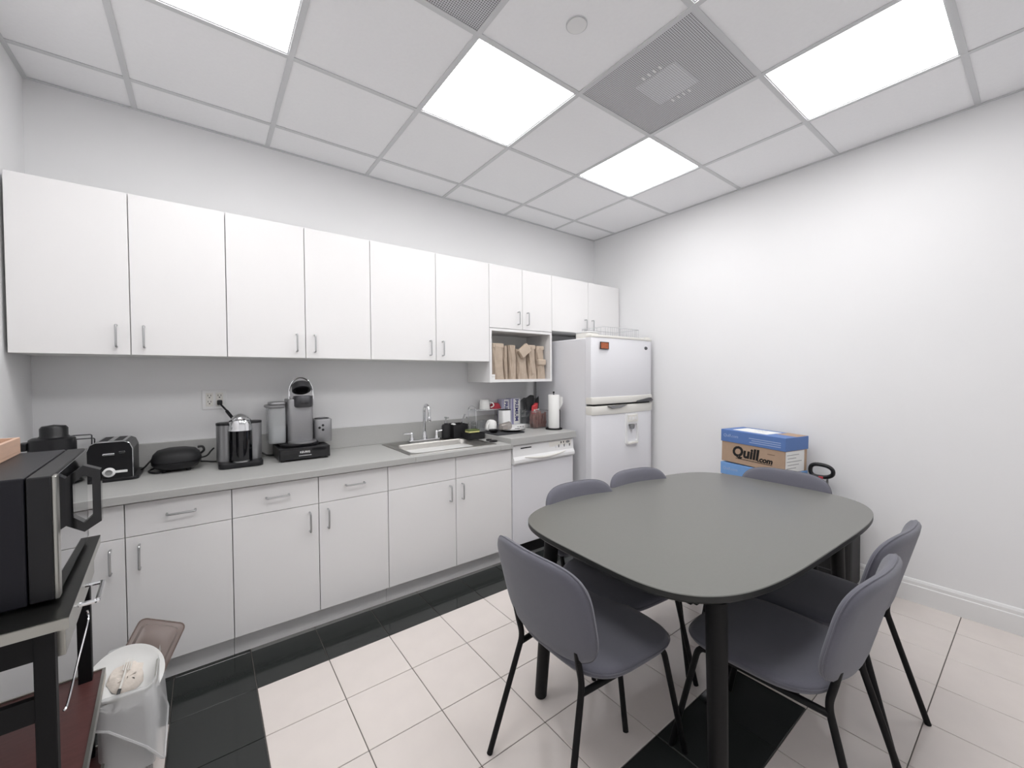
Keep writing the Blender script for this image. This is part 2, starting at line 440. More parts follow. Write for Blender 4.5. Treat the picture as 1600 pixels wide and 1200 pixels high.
obj('bottom_panel', B().box(cx0+0.02, cx1-0.02, UY, -0.002, cz0, cz0+0.022), LAM, t)
obj('top_panel', B().box(cx0+0.02, cx1-0.02, UY, -0.002, cz1-0.02, cz1), LAM, t)

BY = -0.612
DT, DS, DB = 0.830, 0.688, 0.108
def base(label, doors, hand, drawer_pull=True):
    x0, x1 = doors[0][0], doors[-1][1]
    t = thing('base_cabinet', label, 'cabinet', ((x0+x1)/2, -0.3, 0), group='white base cabinets')
    obj('body', B().box(x0+0.0008, x1-0.0008, BY+0.021, -0.002, DB-0.004, 0.8365), LAMSIDE, t)
    obj('toe_kick', B().box(x0+0.001, x1-0.001, -0.560, -0.545, 0.0005, DB-0.005), LAM, t)
    for (a, b_), h in zip(doors, hand):
        d = obj('door', B().box(a+0.0018, b_-0.0018, BY, BY+0.019, DB, DS-0.0015, 0.001, 1), LAM, t)
        hx = b_-0.045 if h == 'R' else a+0.045
        obj('handle', pull(B(), (hx, BY, 0.600), (0, -1, 0), (0, 0, 1)), STEEL, d)
        q = obj('drawer' if drawer_pull else 'false_drawer_front', B().box(a+0.0018, b_-0.0018, BY, BY+0.019, DS+0.0015, DT, 0.001, 1), LAM, t)
        if drawer_pull: obj('handle', pull(B(), ((a+b_)/2, BY, 0.765), (0, -1, 0), (1, 0, 0)), STEEL, q)
    return t
base('white base cabinet at the left end, partly behind the microwave cart', [(-4.025, -3.642), (-3.642, -3.267)], 'RL')
base('white base cabinet with two drawers under the coffee machines', [(-3.267, -2.884), (-2.884, -2.505)], 'RL')
base('white base cabinet with plain top panels under the sink', [(-2.505, -2.049), (-2.049, -1.588)], 'RL', False)

# worktops
SX0, SX1, SY0, SY1 = -2.355, -1.690, -0.585, -0.065        # sink cut-out
ZC = 0.875
wt = thing('worktop', 'long grey laminate worktop with backsplash carrying the sink', 'worktop', (-2.82, -0.32, 0.838))
b = B()
b.box(XL+0.002, SX0+0.015, -0.64, -0.002, 0.838, ZC, 0.003).box(SX1-0.015, -1.6105, -0.64, -0.002, 0.838, ZC, 0.003)
b.box(SX0+0.015, SX1-0.015, -0.64, SY0+0.015, 0.838, ZC, 0.003).box(SX0+0.015, SX1-0.015, SY1-0.015, -0.002, 0.838, ZC, 0.003)
obj('slab', b, COUNTER, wt)
obj('backsplash', B().box(XL+0.002, -1.6105, -0.020, -0.0015, ZC, 1.012, 0.002), COUNTER, wt)
wr = thing('raised_worktop', 'raised grey worktop section above the dishwasher', 'worktop', (-1.28, -0.32, 0.858))
obj('slab', B().box(-1.610, -0.945, -0.64, -0.002, 0.860, 0.912, 0.003), COUNTER, wr)
obj('backsplash', B().box(-1.610, -0.945, -0.020, -0.0015, 0.912, 1.025, 0.002), COUNTER, wr)
obj('end_panel', B().box(-1.610, -1.590, -0.638, -0.59, 0.8385, 0.860), COUNTER, wr)
obj('side_support', B().box(-0.962, -0.945, -0.60, -0.004, 0.0005, 0.860), LAMSIDE, wr)
ZR = 0.912

# ------------------------------------------------------------------ dishwasher
t = thing('dishwasher', 'white built-in dishwasher between the sink cabinet and fridge', 'dishwasher', (-1.275, -0.3, 0))
X0, X1 = -1.584, -0.966
obj('tub', B().box(X0, X1, -0.585, -0.01, 0.10, 0.857), LAMSIDE, t)
obj('door', B().box(X0, X1, -0.618, -0.587, 0.112, 0.712, 0.006), FRIDGE, t)
obj('toe_panel', B().box(X0+0.002, X1-0.002, -0.550, -0.535, 0.0005, 0.100), BLACKM, t)
n = 12
prof = [(-0.588, 0.718), (-0.634, 0.718), (-0.642, 0.730), (-0.642, 0.748), (-0.628, 0.772), (-0.622, 0.848), (-0.618, 0.855), (-0.588, 0.855)]
cp = obj('control_panel', B().ring_loft([[(x, y, z) for y, z in prof] for x in (X0, X1)]), WHITEP, t)
pts = []
b = B()
for k in range(13):
    x = X0+0.10+(X1-X0-0.20)*k/12; pts.append((x, -0.640, 0.764-0.020*math.sin(PI*k/12)))
b.tube(pts, [0.002+0.009*math.sin(PI*k/12) for k in range(13)], 8)
obj('handle_lip', b, CREAMP, cp)
def onpanel(x, z): return Vector((x, -0.628+(0.006)*(z-0.772)/0.076, z))
b = B(); b.box(-1.232, -0.990, -0.6252, -0.618, 0.782, 0.846, 0.003)
obj('button_plate', b, CREAMP, cp)
for k in range(6):
    x = -1.165+0.030*k
    obj('button', B().box(x, x+0.012, -0.6285, -0.6250, 0.796, 0.818, 0.002), GREYP if k % 2 else FRIDGE, cp)
for x in (-1.108, -1.080): obj('indicator_slot', B().box(x, x+0.010, -0.6275, -0.6250, 0.826, 0.841, 0.002), BLACKM, cp)
obj('badge', B().lathe([(0.0, 0), (0.018, 0), (0.016, 0.002), (0.0, 0.002)], (0, 0, 0), 24).xf(Matrix.Translation((-1.028, -0.6252, 0.832)) @ Matrix.Rotation(PI/2, 4, 'X') @ Matrix.Diagonal((1.3, 0.55, 1, 1))), GREYP, cp)
obj('brand_plate', B().box(-1.512, -1.410, -0.6262, -0.6200, 0.826, 0.834), BLACKM, cp)

# ------------------------------------------------------------------ fridge
t = thing('refrigerator', 'white top-freezer refrigerator with water dispenser in the corner', 'refrigerator', (-0.47, -0.38, 0))
FX0, FX1 = -0.878, -0.062
obj('body', B().box(FX0+0.012, FX1-0.004, -0.672, -0.045, 0.02, 1.672, 0.008), FRIDGE, t)
obj('toe_grille', B().box(FX0+0.02, FX1-0.02, -0.690, -0.672, 0.005, 0.055), GREYP, t)
obj('gasket', B().box(FX0+0.022, FX1-0.014, -0.682, -0.672, 0.062, 1.668), GREYP, t)
def bowed(z0, z1, proud=0.0, x0=FX0, x1=FX1, bev=0.010):
    N = 20; out = [(x0, -0.683), (x0-proud*0.3, -0.740-proud)]
    for k in range(N+1):
        u = -1+2*k/N
        out.append((x0+0.012+(x1-x0-0.024)*k/N, -0.750-proud-0.022*(1-u*u)))
    out += [(x1+proud*0.3, -0.740-proud), (x1, -0.683)]
    return B().prism(out, z0, z1, bev)
fd = obj('freezer_door', bowed(1.135, 1.690), FRIDGE, t, smooth=True)
obj('door_trim', bowed(1.128, 1.186, 0.008, bev=0.006), CREAMP, fd, smooth=True)
obj('door_trim', bowed(1.672, 1.694, 0.005, bev=0.006), CREAMP, fd, smooth=True)
rd = obj('fridge_door', bowed(0.065, 1.090), FRIDGE, t, smooth=True)
obj('door_trim', bowed(1.040, 1.112, 0.008, bev=0.006), CREAMP, rd, smooth=True)
obj('hinge_cover', B().box(-0.15, -0.075, -0.74, -0.64, 1.6945, 1.708, 0.004), CREAMP, t)
b = B().box(FX0+0.03, FX1-0.03, -0.745, -0.69, 1.111, 1.129); obj('door_gap', b, BLACKM, t)
b = B(); pr = [(-0.72, 1.110), (-0.66, 1.086), (-0.56, 1.089), (-0.47, 1.112)]
b.ring_loft([[(x, y, z) for x, z in pr] for y in (-0.79, -0.772)]); obj('handle_recess', b, GREYP, rd)
b = B(); pr = [(-0.34, 1.127), (-0.32, 1.140), (-0.13, 1.160), (-0.10, 1.140), (-0.11, 1.127)]
b.ring_loft([[(x, y, z) for x, z in pr] for y in (-0.788, -0.760)]); obj('handle_recess', b, DSILV, fd)
b = B(); o_ = rrect(0.172, 0.268, 0.018, 5, -0.398, 0.900); i_ = rrect(0.140, 0.150, 0.014, 5, -0.398, 0.866)
b.ring_loft([[(x, -0.768, z) for x, z in o_], [(x, -0.785, z) for x, z in o_], [(x, -0.785, z) for x, z in i_], [(x, -0.758, z) for x, z in i_]], False, True)
wd = obj('water_dispenser', b, WHITEP, rd)
obj('dispenser_control', B().box(-0.465, -0.331, -0.789, -0.784, 0.958, 1.022, 0.003), CREAMP, wd)
for k in range(3): obj('dispenser_button', B().box(-0.450+0.04*k, -0.425+0.04*k, -0.792, -0.788, 0.975, 1.002, 0.002), WHITEP, wd)
obj('paddle', B().lathe([(0.006, 0), (0.020, 0.008), (0.024, 0.03), (0.022, 0.045)], (-0.405, -0.785, 0.895), 20), GREYP, wd)
obj('drip_tray', B().box(-0.46, -0.336, -0.800, -0.785, 0.768, 0.786, 0.004), CREAMP, wd)
obj('badge', B().lathe([(0, 0), (0.026, 0), (0.023, 0.004), (0, 0.004)], (0, 0, 0), 28).xf(Matrix.Translation((-0.168, -0.7585, 1.606)) @ Matrix.Rotation(PI/2, 4, 'X') @ Matrix.Diagonal((1.0, 0.6, 1, 1))), DSILV, fd)
m_ = thing('photo_magnet', 'small orange and brown picture magnet on the freezer door', 'magnet', (-0.745, -0.7715, 1.585))
obj('picture', B().box(-0.795, -0.700, -0.7725, -0.7690, 1.583, 1.632).xf(Matrix.Identity(4)), MAGNET, m_)
b = B()
for (x0, x1, z0, z1) in ((-0.800, -0.695, 1.632, 1.637), (-0.800, -0.695, 1.578, 1.583), (-0.800, -0.795, 1.583, 1.632), (-0.700, -0.695, 1.583, 1.632)): b.box(x0, x1, -0.774, -0.7685, z0, z1)
obj('border', b, BLACKM, m_)

# wire basket and container on the fridge
t = thing('wire_basket', 'white wire basket on top of the fridge', 'basket', (-0.31, -0.48, 1.695))
bx0, bx1, by0, by1, bz0, bz1 = -0.560, -0.070, -0.620, -0.340, 1.7005, 1.790
b = B()
for z in (bz0+0.003, bz1): b.tube(bendpath([(bx0, by0, z), (bx1, by0, z), (bx1, by1, z), (bx0, by1, z), (bx0, by0, z)], 0.02), 0.0028, 6)
WIREW = mat('white_coated_wire', (205, 206, 208), 0.4)
obj('rim', b, WIREW, t)
nb = 16
for k in range(nb+1):
    x = bx0+0.01+(bx1-bx0-0.02)*k/nb
    obj('wire', B().tube(bendpath([(x, by0, bz1), (x, by0, bz0+0.003), (x, by1, bz0+0.003), (x, by1, bz1)], 0.01, 3), 0.0016, 6), WIREW, t)
for k in range(1, 6):
    y = by0+(by1-by0)*k/6
    obj('wire', B().tube(bendpath([(bx0, y, bz1), (bx0, y, bz0+0.003), (bx1, y, bz0+0.003), (bx1, y, bz1)], 0.01, 3), 0.0016, 6), WIREW, t)
t = thing('white_tub', 'low white tub beside the wire basket on the fridge', 'tub', (-0.66, -0.50, 1.697))
obj('tub_body', B().prism(rrect(0.15, 0.17, 0.04, 6, -0.66, -0.50), 1.674, 1.735, 0.006), CREAMP, t, smooth=True)
obj('tub_lid', B().prism(rrect(0.158, 0.178, 0.042, 6, -0.66, -0.50), 1.735, 1.746, 0.003), WHITEP, t, smooth=True)

#@@PART2
# ------------------------------------------------------------------ dining table
TZ = 0.74
t = thing('dining_table', 'large dark grey table with rounded corners and black legs', 'table', (-1.540, -2.011, 0), -0.0407, world=False)
o0 = superell(0.785, 0.502, 4.2, 120)
def sc_(o, d): return [(x*(1-d/0.785), y*(1-d/0.502)) for x, y in o]
b = B(); b.ring_loft([[(x, y, z) for x, y in sc_(o0, d)] for d, z in ((0.034, TZ-0.036), (0.012, TZ-0.030), (0.002, TZ-0.022), (0.0, TZ-0.018), (0.0, TZ-0.0022))], True, True)
tt = obj('table_edge', b, TEDGE, t, smooth=True, angle=25)
b = B(); b.ring_loft([[(x, y, z) for x, y in sc_(o0, d)] for d, z in ((0.0003, TZ-0.0022), (0.002, TZ))], True, True)
obj('tabletop', b, TABLE, t, smooth=True, angle=25)
def tloc(x, y):
    c, s = math.cos(0.0407), math.sin(0.0407); dx, dy = x+1.540, y+2.011
    return (c*dx-s*dy, s*dx+c*dy)
for (fx, fy), (ux, uy) in (((-2.190, -2.405), (-2.17, -2.385)), ((-2.240, -1.676), (-2.19, -1.70)), ((-0.845, -2.355), (-0.875, -2.335)), ((-0.865, -1.60), (-0.90, -1.63))):
    f0, f1 = tloc(fx, fy), tloc(ux, uy)
    b = B(); b.tube([(f0[0], f0[1], 0.001), (f0[0], f0[1], 0.006), (f1[0], f1[1], TZ-0.0365)], [0.022, 0.025, 0.031], 24)
    obj('leg', b, BLKMET, t)
b = B()
for y in (-0.33, 0.33): b.box(-0.62, 0.62, y-0.012, y+0.012, TZ-0.080, TZ-0.0365)
for x in (-0.62, 0.62): b.box(x-0.012, x+0.012, -0.33, 0.33, TZ-0.080, TZ-0.0365)
obj('under_frame', b, BLKMET, t)

# ------------------------------------------------------------------ chairs
def make_chair(label):
    t = thing('dining_chair', label, 'chair', (0, 0, 0), 0, 'grey upholstered chairs around the table', world=False)
    # seat pad: rounded trapezoid, softly crowned, back edge rising
    N = 72; o = superell(0.225, 0.222, 3.6, N)
    def sp(d, z, k=0.0):
        r = []
        for x, y in o:
            xx = x*(1-d/0.225)*(1.0+0.04*y/0.222); yy = y*(1-d/0.222)
            r.append((xx, yy+0.012, z+k*(0.010*(1-(x/0.225)**2)) - 0.012*max(0, yy/0.222)**2*(1) + 0.014*max(0, -yy/0.222)**3))
        return r
    b = B(); b.ring_loft([sp(0.030, 0.418), sp(0.008, 0.424), sp(0.0, 0.436), sp(0.003, 0.449), sp(0.014, 0.457), sp(0.05, 0.461), sp(0.12, 0.459), sp(0.2, 0.456)], True, True)
    st = obj('seat', b, FABRIC, t, smooth=True, angle=80)
    ln = [Vector(p) for p in sp(-0.0008, 0.4425)]
    obj('seam', B().tube(ln, 0.0016, 5, closed=True), FABRIC, st)
    # backrest: padded slab bent round the sitter, leaning back
    zc, hh, hw = 0.642, 0.166, 0.225
    ob = []
    for k in range(N):
        a = 2*PI*k/N; c, s = math.cos(a), math.sin(a)
        n = 3.9 if s > 0 else 3.8
        u = math.copysign(abs(c)**(2/n), c); v = math.copysign(abs(s)**(2/n), s)
        ob.append((u*(1.0+0.02*v), v))
    def bp(k, off):
        r = []
        for u, v in ob:
            uu, vv = u*k, v*k
            y = -0.222 - 0.082*(vv+1)/2 - 0.0 + 0.040*uu*uu
            r.append((hw*uu, y+off, zc+hh*vv))
        return r
    b = B(); b.ring_loft([bp(0.45, -0.019), bp(0.80, -0.019), bp(0.93, -0.017), bp(0.985, -0.010), bp(1.0, 0.0), bp(0.985, 0.010), bp(0.93, 0.017), bp(0.80, 0.020), bp(0.45, 0.022)], True, True)
    bk = obj('backrest', b, FABRIC, t, smooth=True, angle=80)
    obj('seam', B().tube([Vector(p) for p in bp(1.003, -0.002)], 0.0018, 5, closed=True), FABRIC, bk)
    R_ = 0.0105
    for s in (-1, 1):
        b = B(); b.tube(bendpath([(s*0.197, -0.318, 0.0005), (s*0.150, -0.200, 0.415), (s*0.152, -0.216, 0.480), (s*0.154, -0.226, 0.530)], 0.05, 5), R_, 12)
        obj('leg', b, BLKMET, t)
        b = B(); b.tube(bendpath([(s*0.153, -0.206, 0.390), (s*0.188, 0.165, 0.404), (s*0.219, 0.253, 0.0005)], 0.035, 6), R_, 12)
        obj('leg', b, BLKMET, t)
        b = B(); b.tube([(s*0.158, -0.2245, 0.492), (s*0.159, -0.2285, 0.520), (s*0.160, -0.2345, 0.548)], 0.0022, 6)
        obj('stitch_line', b, FABRIC, bk)
    obj('cross_bar', B().tube([(-0.160, -0.12, 0.398), (0.160, -0.12, 0.398)], 0.008, 10), BLKMET, t)
    obj('cross_bar', B().tube([(-0.178, 0.10, 0.406), (0.178, 0.10, 0.406)], 0.008, 10), BLKMET, t)
    return t
c0 = make_chair('grey chair nearest the camera on the left, at the table end near the cabinets')
c0.location = (-2.247, -1.966, 0); c0.rotation_euler = (0, 0, math.radians(-91))
dup(c0, (-1.855, -1.775, 0), math.radians(174.5), 'grey chair in front of the dishwasher, only its back top showing beyond the table')
dup(c0, (-1.390, -1.785, 0), math.radians(171.5), 'grey chair in front of the fridge, its rounded back just above the far table edge')
dup(c0, (-0.985, -2.065, 0), math.radians(91), 'grey chair at the far table end, in front of the cardboard boxes')
dup(c0, (-1.330, -2.375, 0), math.radians(-2), 'grey chair at the right table side farther from the camera, half hidden by its neighbour')
dup(c0, (-1.793, -2.398, 0), math.radians(-1), 'grey chair at the right table side nearest the camera, back turned to the lower right')

# ------------------------------------------------------------------ sink and faucet
t = thing('kitchen_sink', 'stainless steel single-bowl sink set in the grey worktop', 'sink', (-2.02, -0.32, 0.70))
cx, cy = (SX0+SX1)/2, (SY0+SY1)/2; W_, D_ = SX1-SX0, SY1-SY0
b = B()
def loop(wd, dp, r, z, dx=0, dy=0): return [(x, y, z) for x, y in rrect(wd, dp, r, 7, cx+dx, cy+dy)]
b.ring_loft([loop(W_, D_, 0.02, ZC+0.0005), loop(W_-0.004, D_-0.004, 0.02, ZC+0.004), loop(W_-0.03, D_-0.03, 0.02, ZC+0.003),
             loop(W_-0.085, D_-0.155, 0.06, ZC+0.002, 0, -0.040), loop(W_-0.100, D_-0.170, 0.055, ZC-0.008, 0, -0.040), loop(W_-0.120, D_-0.195, 0.05, ZC-0.150, 0, -0.040),
             loop(W_-0.170, D_-0.245, 0.05, ZC-0.168, 0, -0.040), loop(0.10, 0.10, 0.049, ZC-0.172, 0, -0.04)], False, True)
obj('basin', b, mat('sink_steel', (160, 158, 154), 0.32, 0.95, noise=0.08, nscale=40, stretch=(1, 20, 1)), t, smooth=True, angle=50)
obj('drain', B().lathe([(0.05, 0), (0.045, 0.003), (0.035, 0.0), (0.0, -0.001)], (cx, cy-0.04, ZC-0.1705), 28), DSILV, t)
t = thing('faucet', 'chrome gooseneck faucet with two lever handles behind the sink', 'faucet', (-2.035, -0.105, ZC+0.004))
fx, fy, fz = -2.035, -0.105, ZC+0.0042
obj('base_plate', B().prism(rrect(0.27, 0.052, 0.025, 8, fx, fy), fz, fz+0.012, 0.003), CHROME, t, smooth=True)
b = B(); b.lathe([(0.021, fz+0.012), (0.020, fz+0.03), (0.014, fz+0.05), (0.0125, fz+0.07)], (fx, fy, 0), 24)
path = [(fx, fy, fz+0.06), (fx, fy, fz+0.215)] + [(fx, fy-0.042+0.042*math.cos(a), fz+0.215+0.058*math.sin(a)) for a in [PI*k/12 for k in range(1, 13)]] + [(fx, fy-0.084, fz+0.165)]
b.tube(path, 0.0108, 14); b.lathe([(0.0125, 0), (0.0145, 0.004), (0.0145, 0.03), (0.0115, 0.036)], (fx, fy-0.084, fz+0.150), 18)
obj('spout', b, CHROME, t)
for s in (-1, 1):
    hx = fx+s*0.102
    h = obj('handle_base', B().lathe([(0.019, fz+0.012), (0.018, fz+0.022), (0.012, fz+0.040), (0.013, fz+0.060), (0.008, fz+0.068)], (hx, fy, 0), 20), CHROME, t)
    obj('lever', B().tube(smoothpath([(hx, fy, fz+0.058), (hx+s*0.03, fy-0.006, fz+0.064), (hx+s*0.072, fy-0.018, fz+0.066)], 5), [0.008]*3+[0.006]*8, 10), CHROME, h)
t = thing('soap_dispenser', 'matte black pump soap bottle beside the faucet', 'soap dispenser', (-1.858, -0.115, ZC+0.004))
sx, sy, sz = -1.858, -0.118, ZC+0.0045
obj('bottle', B().lathe([(0.030, sz), (0.034, sz+0.004), (0.034, sz+0.095), (0.028, sz+0.108), (0.012, sz+0.114), (0.012, sz+0.122)], (sx, sy, 0), 28), BLACKM, t)
p_ = obj('pump_collar', B().lathe([(0.014, sz+0.120), (0.014, sz+0.138), (0.006, sz+0.140), (0.005, sz+0.160)], (sx, sy, 0), 20), STEEL, t)
obj('pump_head', B().box(sx-0.010, sx+0.010, sy-0.036, sy+0.010, sz+0.158, sz+0.170, 0.004), STEEL, t)

# black caddies with sponge by the sink
t = thing('utensil_caddy', 'tall black open caddy between soap bottle and sponge tray', 'caddy', (-1.755, -0.12, ZC+0.004))
zc0 = ZC+0.0045
def openbox(b, x0, x1, y0, y1, z0, z1, th=0.004):
    b.box(x0, x1, y0, y1, z0, z0+th).box(x0, x0+th, y0, y1, z0+th, z1).box(x1-th, x1, y0, y1, z0+th, z1).box(x0+th, x1-th, y0, y0+th, z0+th, z1).box(x0+th, x1-th, y1-th, y1, z0+th, z1); return b
obj('box', openbox(B(), -1.815, -1.685, -0.165, -0.030, zc0, zc0+0.105), BLACKM, t)
obj('divider', B().box(-1.752, -1.748, -0.161, -0.034, zc0+0.004, zc0+0.102), BLACKM, t)
t = thing('paring_knife', 'knife with pale edged blade leaning out of the black caddy', 'knife', (-1.72, -0.10, zc0+0.02))
d_ = Vector((0.42, 0.0, 1)).normalized()
p0 = Vector((-1.735, -0.09, zc0+0.02))
obj('handle', B().tube([p0, p0+d_*0.05, p0+d_*0.10], [0.006, 0.008, 0.007], 10), BLACK, t)
obj('blade', B().box(-0.002, 0.002, -0.012, 0.012, 0.0, 0.075, 0.0008, 1).xf(Matrix.Translation(p0+d_*0.095) @ Matrix.Rotation(math.atan2(0.42, 1), 4, 'Y')), STEEL, t)
t = thing('cleaning_cloth', 'crumpled pale grey cloth in the tall black caddy', 'cloth', (-1.785, -0.10, zc0+0.02))
b = B(); b.lathe([(0.012, 0), (0.024, 0.03), (0.027, 0.06), (0.025, 0.085), (0.014, 0.100), (0.0, 0.104)], (-1.784, -0.10, zc0+0.006), 14)
for v in b.bm.verts: v.co += Vector((random.uniform(-1, 1)*0.003, random.uniform(-1, 1)*0.003, random.uniform(-1, 1)*0.004))
obj('folds', b, PAPER, t)
t = thing('sponge_tray', 'low black tray holding a sponge at the sink corner', 'tray', (-1.69, -0.245, ZC+0.004))
obj('tray', openbox(B(), -1.752, -1.622, -0.310, -0.175, ZC+0.0045, ZC+0.050), BLACKM, t)
t = thing('sponge', 'green and yellow kitchen sponge lying on the black tray', 'sponge', (-1.70, -0.245, ZC+0.05))
obj('foam', B().box(-1.745, -1.650, -0.285, -0.215, ZC+0.0505, ZC+0.064, 0.005), YELLOW, t)
obj('scourer', B().box(-1.745, -1.650, -0.285, -0.215, ZC+0.064, ZC+0.074, 0.004), GREEN, t)
t = thing('sink_strainer', 'small black sink plug lying on the worktop below the raised section', 'plug', (-1.65, -0.46, ZC))
obj('disc', B().lathe([(0.0, 0.001), (0.030, 0.001), (0.033, 0.006), (0.026, 0.011), (0.0, 0.012)], (-1.650, -0.470, ZC), 24), BLACK, t)
obj('grip', B().tube(smoothpath([(-1.676, -0.452, ZC+0.008), (-1.690, -0.442, ZC+0.012), (-1.672, -0.420, ZC+0.012), (-1.640, -0.43, ZC+0.010)], 4), 0.005, 8), BLACK, t)

# ------------------------------------------------------------------ left of the worktop: appliances
t = thing('lidded_cooker', 'black rounded cooker with knobbed lid behind the microwave', 'cooker', (-3.90, -0.30, ZC))
obj('body', B().lathe([(0.062, 0.002), (0.070, 0.01), (0.074, 0.10), (0.074, 0.205), (0.071, 0.226), (0.062, 0.232)], (-3.905, -0.30, ZC), 36), BLACK, t)
obj('lid', B().lathe([(0.050, 0.2325), (0.044, 0.240), (0.044, 0.272), (0.037, 0.282), (0.0, 0.288)], (-3.900, -0.30, ZC), 32), BLACK, t)
obj('side_handle', B().box(-4.005, -3.975, -0.33, -0.27, ZC+0.180, ZC+0.215, 0.006), BLACK, t)
t = thing('wire_stand', 'thin metal wire stand between the cooker and toaster', 'stand', (-3.83, -0.12, ZC))
b = B(); b.tube(bendpath([(-3.885, -0.11, ZC+0.003), (-3.885, -0.11, ZC+0.215), (-3.812, -0.11, ZC+0.215), (-3.816, -0.11, ZC+0.003)], 0.008), 0.003, 6)
obj('hoop', b, DSILV, t)
b = B(); b.tube(bendpath([(-3.885, -0.05, ZC+0.003), (-3.885, -0.05, ZC+0.19), (-3.812, -0.05, ZC+0.19), (-3.816, -0.05, ZC+0.003)], 0.008), 0.003, 6).tube([(-3.885, -0.11, ZC+0.05), (-3.885, -0.05, ZC+0.05)], 0.003, 6).tube([(-3.815, -0.11, ZC+0.05), (-3.815, -0.05, ZC+0.05)], 0.003, 6)
obj('hoop', b, DSILV, t)

# toaster (front faces the room)
t = thing('toaster', 'black two-slot toaster with white dial strip on the worktop', 'toaster', (-3.722, -0.17, ZC))
tx0, tx1, ty0, ty1 = -3.803, -3.648, -0.285, -0.045
sec = [(tx0, ZC+0.006), (tx0, ZC+0.150), (tx0+0.010, ZC+0.178), (tx0+0.028, ZC+0.188), (tx1-0.028, ZC+0.188), (tx1-0.010, ZC+0.178), (tx1, ZC+0.150), (tx1, ZC+0.006)]
b = B(); b.ring_loft([[(x, y, z) for x, z in sec] for y in (ty0, ty1)]); obj('shell', b, BLACK, t)
obj('base', B().prism(rrect(0.190, 0.262, 0.03, 6, (tx0+tx1)/2+0.004, -0.163), ZC+0.0005, ZC+0.016, 0.003), BLACK, t)
b = B(); sec2 = [(tx0-0.0015, ZC+0.010), (tx0-0.0015, ZC+0.151), (tx0+0.009, ZC+0.1795), (tx0+0.028, ZC+0.1895), (tx1-0.028, ZC+0.1895), (tx1-0.009, ZC+0.1795), (tx1+0.0015, ZC+0.151), (tx1+0.0015, ZC+0.010)]
b.tube([(x, ty0+0.001, z) for x, z in sec2], 0.0013, 6); obj('chrome_edge', b, CHROME, t)
obj('top_plate', B().box(tx0+0.026, tx1-0.026, ty0+0.02, ty1-0.02, ZC+0.1882, ZC+0.1915, 0.001, 1), STEEL, t)
for x in (tx0+0.036, tx0+0.088): obj('slot', B().box(x, x+0.030, ty0+0.035, ty1-0.03, ZC+0.190, ZC+0.1925), BLACKM, t)
obj('dial_strip', B().box(tx0+0.012, tx1-0.018, ty0-0.004, ty0, ZC+0.040, ZC+0.052, 0.002), WHITEP, t)
cxm = (tx0+tx1)/2-0.004
dl = obj('dial', B().lathe([(0.022, 0), (0.022, 0.007), (0.018, 0.010), (0.0, 0.010)], (0, 0, 0), 28).xf(Matrix.Translation((cxm, ty0, ZC+0.046)) @ Matrix.Rotation(PI/2, 4, 'X')), WHITEP, t)
obj('dial_cap', B().lathe([(0.013, 0), (0.013, 0.004), (0.0, 0.005)], (0, 0, 0), 24).xf(Matrix.Translation((cxm, ty0-0.010, ZC+0.046)) @ Matrix.Rotation(PI/2, 4, 'X')), STEEL, dl)
lv = obj('lever', B().box(cxm-0.020, cxm+0.022, ty0-0.018, ty0, ZC+0.128, ZC+0.138, 0.003), CHROME, t)
obj('lever_slot', B().box(cxm-0.003, cxm+0.003, ty0-0.0008, ty0+0.001, ZC+0.080, ZC+0.126), BLACKM, t)
obj('badge', B().box(cxm+0.035, cxm+0.056, ty0-0.002, ty0, ZC+0.134, ZC+0.142, 0.002), CHROME, t)
obj('cord', B().tube(smoothpath([(tx1+0.012, -0.12, ZC+0.012), (tx1+0.03, -0.13, ZC+0.028), (tx1+0.045, -0.085, ZC+0.045), (tx1+0.06, -0.045, ZC+0.05), (tx1+0.13, -0.034, ZC+0.03)], 5), 0.0045, 8), BLACK, t)

# contact grill
t = thing('contact_grill', 'closed oval black contact grill with coiled cord', 'grill', (-3.487, -0.16, ZC))
def oval(rx, ry, z, yc=-0.155, n=40): return [(-3.487+rx*math.copysign(abs(math.cos(a))**0.75, math.cos(a)), yc+ry*math.copysign(abs(math.sin(a))**0.75, math.sin(a)), z) for a in [2*PI*k/n for k in range(n)]]
b = B(); b.ring_loft([oval(0.070, 0.075, ZC+0.012), oval(0.090, 0.090, ZC+0.022), oval(0.104, 0.104, ZC+0.042), oval(0.104, 0.104, ZC+0.052)]); obj('lower_shell', b, BLACK, t, smooth=True)
b = B(); b.ring_loft([oval(0.105, 0.105, ZC+0.054), oval(0.106, 0.106, ZC+0.062), oval(0.098, 0.098, ZC+0.090), oval(0.082, 0.082, ZC+0.108), oval(0.045, 0.045, ZC+0.118), oval(0.01, 0.01, ZC+0.120)]); obj('lid', b, BLACKM, t, smooth=True)
for sx_ in (-1, 1):
    for sy_ in (-1, 1): obj('foot', B().lathe([(0.010, 0.0005), (0.012, 0.014)], (-3.487+sx_*0.05, -0.155+sy_*0.05, ZC), 12), BLACK, t)
b = B(); b.tube(smoothpath([(-3.392, -0.10, ZC+0.065), (-3.372, -0.10, ZC+0.085), (-3.378, -0.09, ZC+0.105), (-3.40, -0.09, ZC+0.105)], 5), 0.006, 8); obj('handle', b, BLACK, t)
b = B()
cb = [b, B(), B()]
b.tube(smoothpath([(-3.395, -0.11, ZC+0.045), (-3.36, -0.09, ZC+0.05), (-3.34, -0.06, ZC+0.07), (-3.325, -0.05, ZC+0.085)], 5), 0.0045, 8)
cb[1].tube(smoothpath([(-3.395, -0.13, ZC+0.03), (-3.36, -0.10, ZC+0.02), (-3.34, -0.08, ZC+0.012), (-3.31, -0.06, ZC+0.006), (-3.28, -0.06, ZC+0.006)], 5), 0.0045, 8)
